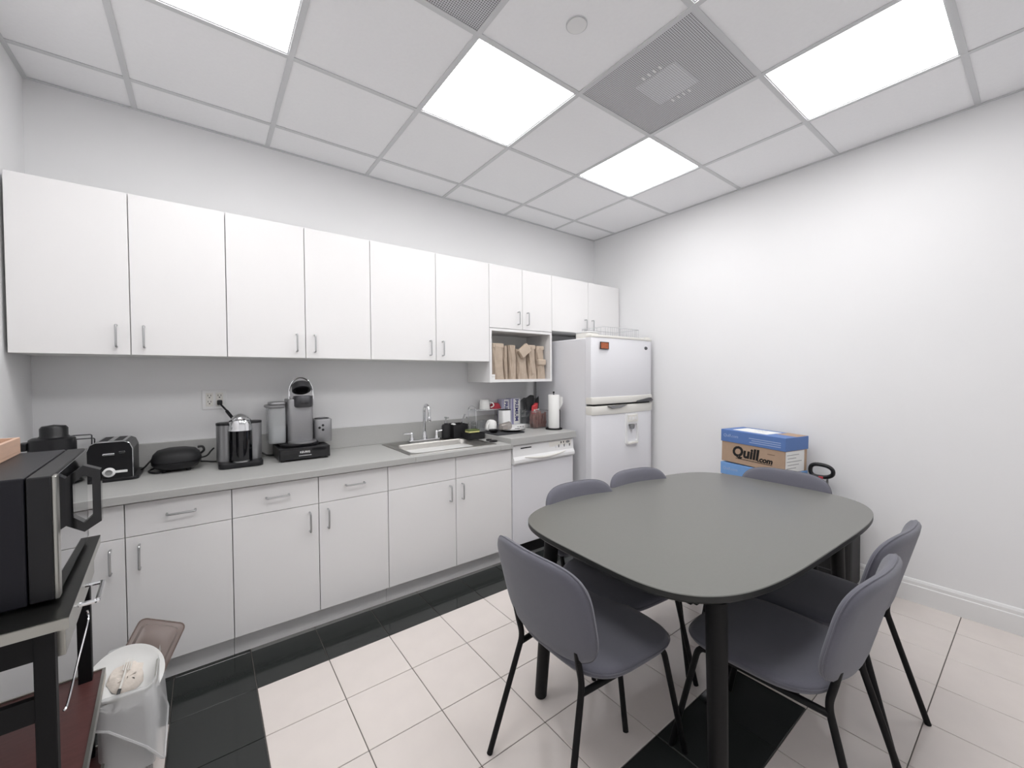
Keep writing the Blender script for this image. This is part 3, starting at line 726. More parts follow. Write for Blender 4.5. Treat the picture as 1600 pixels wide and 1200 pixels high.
cb[2].tube(smoothpath([(-3.565, -0.12, ZC+0.02), (-3.595, -0.13, ZC+0.01), (-3.60, -0.16, ZC+0.006), (-3.57, -0.22, ZC+0.006), (-3.54, -0.20, ZC+0.006)], 5), 0.0045, 8)
for q in cb: obj('cord', q, BLACK, t)

# capsule coffee machine with chrome dome
t = thing('capsule_coffee_machine', 'black capsule coffee machine with chrome dome and twin grey cylinders', 'coffee machine', (-3.208, -0.24, ZC))
vx = -3.208
ob = rrect(0.206, 0.200, 0.030, 6, vx, -0.228)
obj('base', B().prism(ob, ZC+0.001, ZC+0.030, 0.005), BLACK, t, smooth=True)
obj('body', B().lathe([(0.056, ZC+0.030), (0.056, ZC+0.205)], (vx, -0.262, 0), 36), BLACKG, t)
obj('rear_column', B().box(vx-0.045, vx+0.045, -0.24, -0.15, ZC+0.030, ZC+0.200, 0.01), BLACK, t)
dm = [(0.057*math.cos(a), ZC+0.205+0.088*math.sin(a)) for a in [PI/2*k/10 for k in range(11)]]
hd = obj('dome_head', B().lathe([(0.0585, ZC+0.200)]+dm, (vx, -0.262, 0), 40), CHROME, t)
obj('lever', B().tube(smoothpath([(vx-0.047, -0.262, ZC+0.252), (vx-0.036, -0.296, ZC+0.262), (vx+0.0, -0.310, ZC+0.266), (vx+0.036, -0.296, ZC+0.262), (vx+0.047, -0.262, ZC+0.252)], 5), 0.006, 8), CHROME, hd)
b = B(); b.lathe([(0.047, ZC+0.030), (0.047, ZC+0.228)], (vx-0.062, -0.205, 0), 32); tk = obj('water_tank', b, SILVER, t)
obj('tank_lid', B().lathe([(0.048, ZC+0.228), (0.048, ZC+0.240), (0.044, ZC+0.242)], (vx-0.062, -0.205, 0), 32), BLACK, tk)
b = B(); b.lathe([(0.044, ZC+0.030), (0.044, ZC+0.232)], (vx+0.062, -0.205, 0), 32); tk = obj('capsule_container', b, SILVER, t)
obj('container_lid', B().lathe([(0.045, ZC+0.232), (0.045, ZC+0.243), (0.041, ZC+0.245)], (vx+0.062, -0.205, 0), 32), BLACK, tk)
obj('drip_grid', B().lathe([(0.042, ZC+0.0302), (0.042, ZC+0.036), (0.037, ZC+0.038), (0.0, ZC+0.038)], (vx, -0.290, 0), 30).xf(Matrix.Identity(4)), STEEL, t)

# double socket on the back wall with a plug
t = thing('wall_outlet', 'white double wall outlet on the backsplash wall', 'outlet', (-3.317, -0.003, 1.18))
obj('cover_plate', B().box(-3.376, -3.258, -0.0075, -0.0005, 1.181, 1.296, 0.003), WHITEP, t)
for x in (-3.341, -3.293):
    rc = obj('receptacle', B().box(x-0.017, x+0.017, -0.0095, -0.0070, 1.200, 1.278, 0.004), CREAMP, t)
    b = B()
    for z in (1.222, 1.258):
        b.box(x-0.008, x-0.0055, -0.0102, -0.0090, z, z+0.010).box(x+0.0055, x+0.008, -0.0102, -0.0090, z, z+0.010).box(x-0.003, x+0.003, -0.0102, -0.0090, z-0.010, z-0.004)
    obj('socket_slot', b, BLACKM, rc)
t = thing('power_plug', 'black plug and cord hanging from the wall outlet to the capsule machine', 'plug', (-3.293, -0.02, 1.22))
obj('plug', B().box(-3.306, -3.280, -0.038, -0.0098, 1.206, 1.236, 0.006), BLACK, t)
obj('cord', B().tube(smoothpath([(-3.290, -0.034, 1.212), (-3.270, -0.06, 1.185), (-3.246, -0.09, 1.150), (-3.235, -0.12, 1.10), (-3.230, -0.142, 1.03)], 6), 0.0052, 8), BLACK, t)
obj('strain_relief', B().tube([(-3.262, -0.070, 1.172), (-3.240, -0.100, 1.138)], 0.009, 10), BLACK, t)

# pod drawer + pod brewer
t = thing('pod_organizer', 'flat black coffee pod organizer under the grey brewer', 'organizer', (-2.89, -0.18, ZC))
kx0, kx1 = -3.028, -2.755
obj('case', B().box(kx0, kx1, -0.315, -0.035, ZC+0.008, ZC+0.076, 0.003), BLACK, t)
dr = obj('drawer_front', B().box(kx0+0.004, kx1-0.004, -0.3215, -0.315, ZC+0.012, ZC+0.070, 0.002), BLACKG, t)
obj('drawer_handle', B().tube([(-2.93, -0.326, ZC+0.031), (-2.862, -0.326, ZC+0.031)], 0.003, 8), CHROME, dr)
text('lettering', 'KEURIG', 0.016, WHITEP, dr, frame((-2.895, -0.3222, ZC+0.050), (1, 0, 0), (0, 0, 1)), offset=0.0002)
for x in (kx0+0.02, kx1-0.02):
    for y in (-0.30, -0.05): obj('foot', B().lathe([(0.010, 0.0005), (0.010, 0.009)], (x, y, ZC), 10), BLACK, t)
t = thing('pod_coffee_brewer', 'grey pod coffee brewer with open lid and clear water tank', 'coffee machine', (-2.89, -0.18, ZC+0.077))
KZ = ZC+0.0765
obj('foot_base', B().prism(rrect(0.21, 0.22, 0.06, 8, -2.905, -0.165), KZ, KZ+0.018, 0.004), BLACK, t, smooth=True)
obj('tower', B().prism(rrect(0.142, 0.16, 0.025, 8, -2.895, -0.135), KZ+0.018, KZ+0.282, 0.006), SILVER, t, smooth=True)
obj('drip_tray', B().lathe([(0.070, KZ+0.012), (0.078, KZ+0.018), (0.078, KZ+0.026), (0.066, KZ+0.030), (0.0, KZ+0.028)], (-2.890, -0.215, 0), 36), SILVER, t)
b = B(); b.prism(rrect(0.092, 0.15, 0.03, 8, -3.020, -0.135), KZ+0.020, KZ+0.232, 0.004); tk = obj('water_tank', b, WATER, t, smooth=True)
obj('water', B().prism(rrect(0.084, 0.142, 0.028, 8, -3.020, -0.135), KZ+0.026, KZ+0.120, 0.002), mat('tank_water', (196, 200, 203), 0.1, trans=0.5, ior=1.33), tk, smooth=True)
tl = obj('tank_lid', B().prism(rrect(0.104, 0.160, 0.034, 8, -3.026, -0.137), KZ+0.233, KZ+0.248, 0.004), GREYP, tk, smooth=True)
obj('tank_lid_top', B().prism(rrect(0.088, 0.140, 0.03, 8, -3.014, -0.135), KZ+0.248, KZ+0.266, 0.006), SILVER, tk, smooth=True)
b = B(); b.lathe([(0.050, KZ+0.232), (0.056, KZ+0.240), (0.056, KZ+0.290), (0.052, KZ+0.300), (0.043, KZ+0.300), (0.040, KZ+0.262), (0.0, KZ+0.260)], (-2.880, -0.195, 0), 40)
hd = obj('brew_head', b, DSILV, t)
obj('pod_well', B().lathe([(0.0425, KZ+0.2615), (0.0425, KZ+0.296), (0.036, KZ+0.297), (0.034, KZ+0.268), (0.0, KZ+0.266)], (-2.880, -0.195, 0), 32), BLACK, hd)
text('lettering', 'KEURIG', 0.011, BLACKM, hd, frame((-2.880, -0.2515, KZ+0.256), (1, 0, 0), (0, 0, 1)))
Ml = Matrix.Translation((-2.885, -0.150, KZ+0.300)) @ Matrix.Rotation(math.radians(-34), 4, 'X')
b = B(); b.lathe([(0.0, 0.052), (0.046, 0.050), (0.053, 0.042), (0.053, 0.008), (0.048, 0.006)], (0, -0.050, 0), 36, cap1=False).xf(Ml)
ld = obj('open_lid', b, DSILV, t)
b = B(); b.lathe([(0.0, 0.030), (0.047, 0.029), (0.047, 0.007), (0.038, 0.006), (0.036, 0.018), (0.0, 0.020)], (0, -0.050, 0), 32).xf(Ml); obj('lid_lining', b, BLACK, ld)
ar = [(-2.885+0.066*math.cos(a), -0.165, KZ+0.318+0.095*math.sin(a)) for a in [PI*k/16 for k in range(17)]]
obj('bail_handle', B().tube([(-2.819, -0.170, KZ+0.278)]+ar+[(-2.951, -0.170, KZ+0.278)], 0.0055, 8), CHROME, t)
b = B(); b.prism(rrect(0.104, 0.115, 0.030, 8, -2.768, -0.165), KZ+0.006, KZ+0.150, 0.006); fr_ = obj('milk_frother', b, SILVER, t, smooth=True)
obj('frother_cup', B().lathe([(0.042, KZ+0.1502), (0.042, KZ+0.155), (0.036, KZ+0.155), (0.034, KZ+0.1515)], (-2.768, -0.165, 0), 28), DSILV, fr_)
for dx, dz in ((-0.012, 0.098), (0.008, 0.112), (0.008, 0.084)):
    obj('frother_button', B().lathe([(0.0075, 0), (0.0075, 0.002), (0.0, 0.002)], (0, 0, 0), 16).xf(Matrix.Translation((-2.782+dx, -0.2225, KZ+dz)) @ Matrix.Rotation(PI/2, 4, 'X')), BLACKM, fr_)
obj('cord', B().tube(smoothpath([(-3.02, -0.045, ZC+0.005), (-3.06, -0.05, ZC+0.01), (-3.085, -0.04, ZC+0.025), (-3.10, -0.028, ZC+0.03)], 5), 0.005, 8), BLACK, t)

# ------------------------------------------------------------------ paper bags in the cubby
bagspec = [(-1.530, -1.410, 0.285, 0, 'widest paper bag at the left end of the cubby'), (-1.406, -1.366, 0.275, 0.02, 'thin dark-edged paper bag, second from the left in the cubby'),
           (-1.360, -1.284, 0.283, 0.01, 'paper bag left of the one with the flopped top'), (-1.280, -1.168, 0.252, 0, 'crumpled paper bag whose top flops over to the left'),
           (-1.164, -1.074, 0.285, 0, 'paper bag with neatly folded rim right of the flopped one'), (-1.070, -0.976, 0.280, 0, 'paper bag with mid-height crease at the right end of the cubby')]
for i, (x0, x1, h, back, lab) in enumerate(bagspec):
    t = thing('paper_bag', lab, 'bag', ((x0+x1)/2, -0.23, 1.338), group='brown paper bags in the open cubby')
    y0, y1 = -0.315+back, -0.16+back; z0 = 1.3375
    b = B(); rings = []
    nz = 12; xm = (x0+x1)/2; ph = random.uniform(0, 6)
    for k in range(nz):
        u = k/(nz-1)
        dpt = (y1-y0)/2*(1-0.62*u**1.3); hw_ = (x1-x0)/2*(1-0.09*math.sin(PI*u)+0.03*math.sin(5*u+ph))
        cx_ = xm + 0.005*math.sin(3.1*u+ph); ring = []
        for q in range(20):
            a_ = 2*PI*q/20; c_, s_ = math.cos(a_), math.sin(a_)
            px_ = math.copysign(abs(c_)**0.62, c_); py_ = math.copysign(abs(s_)**0.62, s_)
            jj = 0.0035*math.sin(7*u+q*2.3+ph) + random.uniform(-1, 1)*0.0018
            ring.append((max(-1.562, min(-0.958, cx_+px_*hw_+jj*0.5)), (y0+y1)/2-0.022*u+py_*dpt+jj, z0+h*u))
        rings.append(ring)
    b.ring_loft(rings); obj('sack', b, KRAFT, t)
    if i == 3:
        M_ = Matrix.Translation(((x0+x1)/2-0.006, -0.318, z0+h-0.005)) @ Matrix.Rotation(math.radians(-38), 4, 'Y')
        obj('folded_top', B().box(-0.058, 0.052, -0.016, 0.020, -0.050, 0.028, 0.006).xf(M_), KRAFTF, t)
    elif i in (0, 4, 5):
        obj('folded_top', B().box(x0+0.006, x1-0.006, -0.292, -0.230, z0+h-0.030, z0+h+0.006, 0.006), KRAFTF, t)
    if i == 5:
        obj('crease_flap', B().box(x0+0.004, x1-0.004, -0.318, -0.285, z0+0.118, z0+0.170, 0.010), KRAFTF, t)
for k in range(2):
    t = tag(obj('flat_box', B().box(-1.5665, -1.5345, -0.334, -0.20, 1.3375+0.021*k, 1.3375+0.021*k+0.019, 0.002), PAPER), ('lower' if k == 0 else 'upper') + ' small flat white box in the lower left corner of the cubby', 'box', 'small white boxes in the cubby')

# ------------------------------------------------------------------ things on the raised worktop
t = thing('dish_rack', 'small chrome wire shelf rack on the raised worktop', 'rack', (-1.485, -0.08, ZR))
rx0, rx1, ry0, ry1 = -1.600, -1.330, -0.150, -0.030
rt = 1.083
for y in (ry0, ry1):
    obj('leg_frame', B().tube(bendpath([(rx0, y, ZR+0.003), (rx0, y, rt), (rx1, y, rt), (rx1, y, ZR+0.003)], 0.012), 0.0032, 8), CHROME, t)
for k in range(10):
    x = rx0+0.01+(rx1-rx0-0.02)*k/9
    obj('wire', B().tube([(x, ry0, rt+0.001), (x, ry1, rt+0.001)], 0.002, 6), CHROME, t)
obj('end_arch', B().tube([(rx0, ry0, rt)]+[(rx0, (ry0+ry1)/2-0.06*math.cos(a), rt+0.036*math.sin(a)) for a in [PI*k/10 for k in range(11)]]+[(rx0, ry1, rt)], 0.003, 8), CHROME, t)
for x in (rx0, rx1): obj('brace', B().tube([(x, ry0, ZR+0.05), (x, ry1, ZR+0.05)], 0.0028, 6), CHROME, t)
t = thing('white_mug', 'white mug upside down on the chrome rack', 'mug', (-1.475, -0.085, rt))
obj('cup', B().lathe([(0.046, 0.0035), (0.047, 0.006), (0.038, 0.078), (0.034, 0.082), (0.0, 0.083)], (-1.475, -0.088, rt), 32), WHITEC, t)
obj('handle', B().tube(smoothpath([(-1.437, -0.105, rt+0.06), (-1.415, -0.122, rt+0.052), (-1.410, -0.127, rt+0.03), (-1.428, -0.112, rt+0.016)], 5), 0.005, 8), WHITEC, t)
t = thing('red_bowl', 'small red plastic bowl tipped over on the chrome rack', 'bowl', (-1.37, -0.09, rt))
obj('shell', B().lathe([(0.050, 0.004), (0.052, 0.007), (0.042, 0.036), (0.026, 0.050), (0.0, 0.052)], (-1.372, -0.092, rt), 28), RED, t)
obj('rim', B().lathe([(0.0525, 0.0035), (0.0555, 0.005), (0.0535, 0.009)], (-1.372, -0.092, rt), 28, cap0=False, cap1=False), RED, t)
t = thing('white_canister', 'tall white rectangular canister in front of the carton boxes', 'canister', (-1.335, -0.20, ZR))
obj('jar', B().prism(rrect(0.088, 0.07, 0.012, 5, -1.345, -0.195), ZR+0.012, ZR+0.165, 0.004), WHITEP, t, smooth=True)
obj('rim', B().prism(rrect(0.090, 0.072, 0.012, 5, -1.345, -0.195), ZR+0.165, ZR+0.171, 0.001), BLACK, t)
obj('base_ring', B().prism(rrect(0.080, 0.062, 0.012, 5, -1.345, -0.195), ZR+0.0005, ZR+0.012), WHITEP, t)
t = thing('drying_mat', 'dark grey drying mat on the raised worktop', 'mat', (-1.46, -0.33, ZR))
obj('mat', B().prism(rrect(0.27, 0.255, 0.02, 5, -1.470, -0.335), ZR+0.0006, ZR+0.008, 0.002), mat('mat_fabric', (62, 63, 66), 0.95, bump=0.5, bscale=300), t)
t = thing('dinner_plate', 'white round plate on the front of the drying mat', 'plate', (-1.365, -0.365, ZR+0.008))
obj('dish', B().lathe([(0.055, 0.002), (0.060, 0.003), (0.098, 0.014), (0.102, 0.018), (0.097, 0.018), (0.062, 0.008), (0.0, 0.007)], (-1.375, -0.345, ZR+0.008), 48), WHITEC, t)
t = thing('dark_plate', 'dark plate edge under the white plate on the mat', 'plate', (-1.38, -0.34, ZR+0.008))
obj('dish', B().lathe([(0.05, 0.0003), (0.062, 0.0012), (0.103, 0.0120), (0.104, 0.0135), (0.098, 0.0125)], (-1.377, -0.347, ZR+0.008), 48, cap1=False), BLACKM, t)
t = thing('butter_knife', 'dark table knife resting on the white plate', 'knife', (-1.34, -0.40, ZR+0.02))
obj('handle', B().box(-1.385, -1.335, -0.394, -0.386, ZR+0.0265, ZR+0.031, 0.002), BLACKM, t)
obj('blade', B().box(-1.335, -1.290, -0.395, -0.385, ZR+0.0275, ZR+0.029, 0.0005, 1), DSILV, t)
t = thing('white_jug', 'white jug with a loop handle tipped beside the clear tumbler', 'jug', (-1.51, -0.26, ZR+0.01))
Mj = Matrix.Translation((-1.515, -0.235, ZR+0.0085)) @ Matrix.Rotation(math.radians(8), 4, 'Y')
obj('shell', B().lathe([(0.048, 0.003), (0.050, 0.006), (0.046, 0.05), (0.038, 0.078), (0.018, 0.090), (0.0, 0.091)], (0, 0, 0), 30).xf(Mj), WHITEC, t)
obj('handle', B().tube(smoothpath([(-1.552, -0.262, ZR+0.078), (-1.580, -0.285, ZR+0.062), (-1.585, -0.288, ZR+0.030), (-1.560, -0.265, ZR+0.020)], 5), 0.006, 8), WHITEC, t)
t = thing('clear_tumbler', 'clear tumbler lying on its side beside the white jug', 'tumbler', (-1.45, -0.30, ZR+0.01))
Mt = Matrix.Translation((-1.480, -0.325, ZR+0.042)) @ Matrix.Rotation(math.radians(84), 4, 'Y')
obj('glass', B().lathe([(0.028, 0.0), (0.033, 0.09), (0.031, 0.09), (0.026, 0.004)], (0, 0, 0), 28, cap1=False).xf(Mt), mat('smoked_clear', (190, 184, 180), 0.06, 0.3, trans=0.6, ior=1.3), t)
t = thing('black_bowl', 'small black bowl on the mat between sponge tray and jug', 'bowl', (-1.565, -0.33, ZR+0.008))
obj('bowl', B().lathe([(0.020, 0.0005), (0.030, 0.006), (0.040, 0.026), (0.037, 0.026), (0.026, 0.009), (0.0, 0.008)], (-1.560, -0.345, ZR+0.008), 28), BLACK, t)
t = thing('clear_food_box', 'clear lidded food container behind the sponge tray', 'container', (-1.545, -0.10, ZR))
b = openbox(B(), -1.590, -1.470, -0.150, -0.045, ZR+0.001, ZR+0.072, 0.003); obj('tub', b, CLEAR, t)
obj('lid', B().box(-1.594, -1.466, -0.154, -0.041, ZR+0.0725, ZR+0.082, 0.003), CLEAR, t)

# cartons reading PREMIUM
def carton(x0, x1, y0, y1, z0, z1, lab):
    t = thing('carton_box', lab, 'box', ((x0+x1)/2, (y0+y1)/2, z0), group='upright white cartons')
    obj('carton', B().box(x0, x1, y0, y1, z0, z1, 0.0015, 1), LILAC, t)
    wd = x1-x0
    obj('side_stripe', B().box(x0+0.10*wd, x0+0.20*wd, y0-0.0006, y0, z0+0.001, z1-0.001), VIOLET, t)
    obj('white_panel', B().box(x0+0.24*wd, x1-0.03*wd, y0-0.0006, y0, z0+0.004, z1-0.003), PAPER, t)
    text('lettering', 'PREMIUM', 0.047, NAVYPR, t, frame(((x0+x1)/2+0.06*wd, y0-0.0010, (z0+z1)/2+0.01), (0, 0, -1), (1, 0, 0)), offset=0.0012)
    obj('flap_line', B().box(x1-0.25*wd, x1-0.02, y0-0.0009, y0, z1-0.016, z1-0.006), VIOLET, t)
carton(-1.300, -1.226, -0.098, -0.026, ZR+0.0005, 1.160, 'upright lilac carton half hidden behind the front PREMIUM carton')
carton(-1.222, -1.122, -0.128, -0.045, ZR+0.0275, 1.166, 'upright white and lilac carton reading PREMIUM down its face')
t = thing('flat_carton', 'flat white carton lying under the upright carton', 'box', (-1.20, -0.13, ZR))
obj('carton', B().box(-1.275, -1.095, -0.205, -0.030, ZR+0.0005, ZR+0.027, 0.002), PAPER, t)
for k in range(3): obj('printed_mark', B().box(-1.22+0.028*k, -1.20+0.028*k, -0.2056, -0.205, ZR+0.009, ZR+0.016), GREYP, t)
def pouch(name, lab, cat, c, wd, h, th, m, rz=0.0, tilt=0.0, band=None, grp=None):
    t = thing(name, lab, cat, c, group=grp, world=False, rot=(tilt, 0, rz))
    b = B(); rings = []
    for k in range(7):
        u = k/6; p_ = math.sin(PI*min(max(u, 0.03), 0.97))
        rings.append([(sx_*wd/2*(1-0.10*p_)+random.uniform(-1, 1)*0.004, sy_*(0.002+th/2*p_)+random.uniform(-1, 1)*0.004, h*u+(0.010*sx_*u if k == 6 else 0)) for sx_, sy_ in ((-1, 0), (-0.6, -0.9), (0, -1), (0.6, -0.9), (1, 0), (0.6, 0.9), (0, 1), (-0.6, 0.9))])
    b.ring_loft(rings); obj('packet', b, m, t, smooth=True, angle=70)
    obj('top_seal', B().ring_loft([[(sx_*wd/2*0.97, yy_, h-0.004+0.010*sx_+zz_*(1+0.6*math.sin(3*sx_+wd*90))) for yy_, zz_ in ((-0.002, 0), (0.002, 0), (0.0015, 0.012), (-0.0015, 0.012))] for sx_ in (-1, -0.6, -0.2, 0.2, 0.6, 1)]), m, t)
    if band: obj('printed_band', B().box(-wd*0.30, wd*0.30, -th*0.5-0.003, -th*0.5+0.010, h*0.35, h*0.62, 0.002), band, t)
    return t
GREYFOIL = mat('grey_foil', (120, 122, 124), 0.35, 0.4, noise=0.3, nscale=30)
BLKFOIL = mat('black_foil', (26, 27, 30), 0.3, noise=0.3, nscale=40)
pouch('foil_pouch', 'grey foil pouch standing right of the PREMIUM carton', 'pouch', (-1.078, -0.105, ZR+0.001), 0.075, 0.235, 0.035, GREYFOIL, band=PAPER)
# clear bin with packets
bn = thing('clear_bin', 'clear plastic bin full of snack packets by the paper towels', 'bin', (-1.03, -0.24, ZR))
obj('tub', openbox(B(), -1.130, -0.958, -0.330, -0.130, ZR+0.001, ZR+0.150, 0.003), CLEAR, bn)
obj('rim', B().tube(bendpath([(-1.132, -0.332, ZR+0.150), (-0.956, -0.332, ZR+0.150), (-0.956, -0.128, ZR+0.150), (-1.132, -0.128, ZR+0.150), (-1.132, -0.332, ZR+0.150)], 0.01), 0.003, 6), CLEAR, bn)
places = ['front left corner', 'front left', 'front middle', 'front right', 'front right corner', 'back left corner', 'back left', 'back middle', 'back right', 'back right corner']
for k in range(10):
    xx = -1.112+0.030*(k % 5)+0.004; yy = -0.306 if k < 5 else -0.262
    pouch('snack_packet', 'brown stick packet at the %s of the clear bin' % places[k], 'packet', (xx, yy, ZR+0.006), 0.027, 0.105+0.012*((k*7) % 3), 0.020, BROWNPK, rz=random.uniform(-0.3, 0.3), tilt=0.0, grp='brown packets in the clear bin')
pouch('snack_bag', 'red and white snack bag sticking up from the clear bin', 'bag', (-1.052, -0.232, ZR+0.095), 0.085, 0.105, 0.03, REDPK, rz=0.2, tilt=0.12, band=PAPER)
pouch('snack_bag', 'tall black bag behind the red and white snack bag', 'bag', (-1.052, -0.180, ZR+0.02), 0.082, 0.245, 0.045, BLKFOIL, rz=-0.35, tilt=-0.06)
pouch('snack_bag', 'black bag with white print nearest the paper towels', 'bag', (-0.986, -0.190, ZR+0.02), 0.055, 0.225, 0.03, BLKFOIL, rz=0.1, band=PAPER)
pouch('snack_bag', 'pale grey bag between the two black bags in the bin', 'bag', (-1.015, -0.150, ZR+0.02), 0.05, 0.225, 0.025, GREYFOIL, rz=0.05)

# paper towels
t = thing('paper_towel_holder', 'black wire paper towel holder at the end of the raised worktop', 'towel holder', (-1.03, -0.44, ZR))
px, py = -1.012, -0.445
obj('base', B().lathe([(0.070, 0.0006), (0.072, 0.004), (0.070, 0.010), (0.0, 0.011)], (px, py, ZR), 40), BLKMET, t)
obj('post', B().tube([(px, py, ZR+0.010), (px, py, ZR+0.306)], 0.005, 10), BLKMET, t)
obj('finial', B().lathe([(0.004, 0.305), (0.009, 0.310), (0.007, 0.318), (0.0, 0.320)], (px, py, ZR), 16), BLKMET, t)
hx_ = px+0.058
b = B(); b.tube([(hx_, py-0.014, ZR+0.010), (hx_, py-0.014, ZR+0.150)]+[(hx_, py-0.014*math.cos(a), ZR+0.150+0.016*math.sin(a)) for a in [PI*k/8 for k in range(1, 8)]]+[(hx_, py+0.014, ZR+0.150), (hx_, py+0.014, ZR+0.010)], 0.003, 8)
obj('tension_arm', b, BLKMET, t)
t = thing('paper_towel_roll', 'white paper towel roll with a loose sheet on the black holder', 'paper towels', (px, py, ZR+0.012))
obj('roll', B().lathe([(0.009, 0.012), (0.046, 0.0125), (0.047, 0.016), (0.047, 0.288), (0.045, 0.291), (0.009, 0.2912)], (px, py, ZR), 40, cap0=False, cap1=False), PAPER, t)
b = B(); rings = []
for k, (dx, dy) in enumerate(((0.0475, 0.0), (0.048, -0.014), (0.060, -0.024), (0.078, -0.020), (0.085, -0.008))):
    rings.append([(px+dx, py+dy-0.01, ZR+0.285-0.006*k), (px+dx-0.0012, py+dy-0.009, ZR+0.285-0.006*k), (px+dx-0.0012, py+dy-0.009, ZR+0.150+0.024*k), (px+dx, py+dy-0.01, ZR+0.150+0.024*k)])
b.ring_loft(rings); obj('loose_sheet', b, PAPER, t)

# ------------------------------------------------------------------ microwave cart (left foreground)
CR = 0.066
t = thing('kitchen_cart', 'black metal kitchen cart with dark steel top and wooden shelf', 'cart', (-3.628, -1.360, 0), CR, world=False)
L2 = 0.310; DX = -0.375       # length along local y, depth towards the wall along local -x
ct = B().box(DX, 0.0, -L2, L2, 0.838, 0.8405)
obj('top_sheet', ct, CARTTOP, t)
b = B().box(DX, 0.0, -L2, -L2+0.006, 0.815, 0.8402).box(DX, 0.0, L2-0.006, L2, 0.815, 0.8402).box(-0.006, 0.0, -L2+0.006, L2-0.006, 0.815, 0.8402).box(DX, DX+0.006, -L2+0.006, L2-0.006, 0.815, 0.8402)
obj('top_rim', b, NICKEL, t)
for x in (-0.040, DX+0.040):
    for y in (-L2+0.030, L2-0.030):
        obj('leg', B().box(x-0.016, x+0.016, y-0.016, y+0.016, 0.001, 0.8375, 0.002, 1), BLKMET, t)
obj('apron', B().box(DX+0.056, -0.056, -L2+0.018, -L2+0.030, 0.755, 0.836), BLKMET, t)
obj('apron', B().box(DX+0.056, -0.056, L2-0.030, L2-0.018, 0.755, 0.836), BLKMET, t)
b = B().box(DX+0.034, DX+0.046, -L2+0.047, L2-0.047, 0.755, 0.836); obj('apron', b, BLKMET, t)
dr = obj('drawer', B().box(-0.030, -0.012, -L2+0.050, L2-0.050, 0.735, 0.812, 0.002), NICKEL, t)
for yy in (-0.19, ):
    obj('towel_bar', B().tube(bendpath([(0.0, -0.185, 0.812), (0.034, -0.185, 0.812), (0.034, -0.060, 0.812), (0.0, -0.060, 0.812)], 0.006), 0.0055, 8), CHROME, t)
obj('cross_rail', B().box(DX+0.056, -0.056, -L2+0.020, -L2+0.036, 0.620, 0.672), BLKMET, t)
obj('cross_rail', B().box(DX+0.056, -0.056, L2-0.036, L2-0.020, 0.620, 0.672), BLKMET, t)
for z, m in ((0.365, DWOOD), (0.110, DWOOD)):
    s_ = obj('shelf', B().box(DX+0.004, -0.004, -L2+0.010, L2-0.004, z, z+0.016), m, t)
    b = B().box(-0.004, 0.004, -L2+0.006, L2, z-0.006, z+0.022).box(DX, -0.004, L2-0.004, L2+0.002, z-0.006, z+0.022).box(DX, -0.004, -L2+0.004, -L2+0.010, z-0.006, z+0.022)
    obj('shelf_edge', b, NICKEL, s_)
# hooks: bent wires hanging from the rails
def hook(lab, pts):
    t = thing('wire_hook', lab, 'hook', (-3.628, -1.360, 0), CR, 'thin wire hooks on the cart', world=False)
    obj('wire', B().tube(smoothpath(pts, 5), 0.0024, 6), CHROME, t)
hook('thin crooked wire hanging from the cart frame at the lower left', [(-0.110, -0.316, 0.752), (-0.114, -0.318, 0.735), (-0.125, -0.318, 0.722), (-0.128, -0.318, 0.690), (-0.140, -0.318, 0.676), (-0.148, -0.320, 0.640), (-0.165, -0.318, 0.622)])
hook('long straight thin wire hanging down beside the cart leg', [(-0.004, 0.000, 0.720), (-0.002, -0.010, 0.695), (-0.008, -0.130, 0.655), (-0.013, -0.250, 0.618), (-0.018, -0.268, 0.612)])

# microwave
t = thing('microwave', 'black microwave oven with hexagonal door handle on the cart', 'microwave', (-3.655, -1.335, 0.8405), 0.055, world=False)
mz0, mz1, ml = 0.010, 0.302, 0.246
mb = obj('case', B().box(-0.355, -0.046, -ml, ml, mz0, mz1, 0.004), mat('microwave_shell', (20, 20, 28), 0.38, 0.2, noise=0.1, nscale=100), t)
d_ = obj('door', B().box(-0.044, -0.004, -ml, ml, mz0+0.002, mz1-0.001, 0.004), BLACK, t)
obj('door_glass', B().box(-0.004, -0.0005, -ml+0.030, ml-0.004, mz0+0.006, mz1-0.006, 0.001, 1), MIRROR, d_)
obj('door_edge', B().box(-0.005, 0.0035, -ml, -ml+0.030, mz0+0.002, mz1-0.002, 0.002, 1), NICKEL, d_)
hy, hz_ = -0.105, 0.213
def hexr(s, grow=1.0):
    return [(-0.004+0.0*s, 0.085*s), (0.030, 0.100*s), (0.078, 0.082*s)]
outer = [(-0.002, 0.055), (0.032, 0.086), (0.064, 0.070), (0.064, -0.066), (0.032, -0.088), (-0.002, -0.064)]
inner = [(0.013, 0.040), (0.032, 0.060), (0.048, 0.052), (0.048, -0.048), (0.032, -0.064), (0.013, -0.046)]
b = B(); b.ring_loft([[(x, hy-0.016, hz_+z) for x, z in outer], [(x, hy+0.016, hz_+z) for x, z in outer], [(x, hy+0.016, hz_+z) for x, z in inner], [(x, hy-0.016, hz_+z) for x, z in inner], [(x, hy-0.016, hz_+z) for x, z in outer]], False, False)
bmesh.ops.remove_doubles(b.bm, verts=list(b.bm.verts), dist=1e-6)
obj('handle', b, BLACKG, d_)
for x in (-0.32, -0.08):
    for y in (-0.2, 0.2): obj('foot', B().lathe([(0.010, 0.0005), (0.012, 0.0105)], (x, y, 0), 12), GREYP, t)

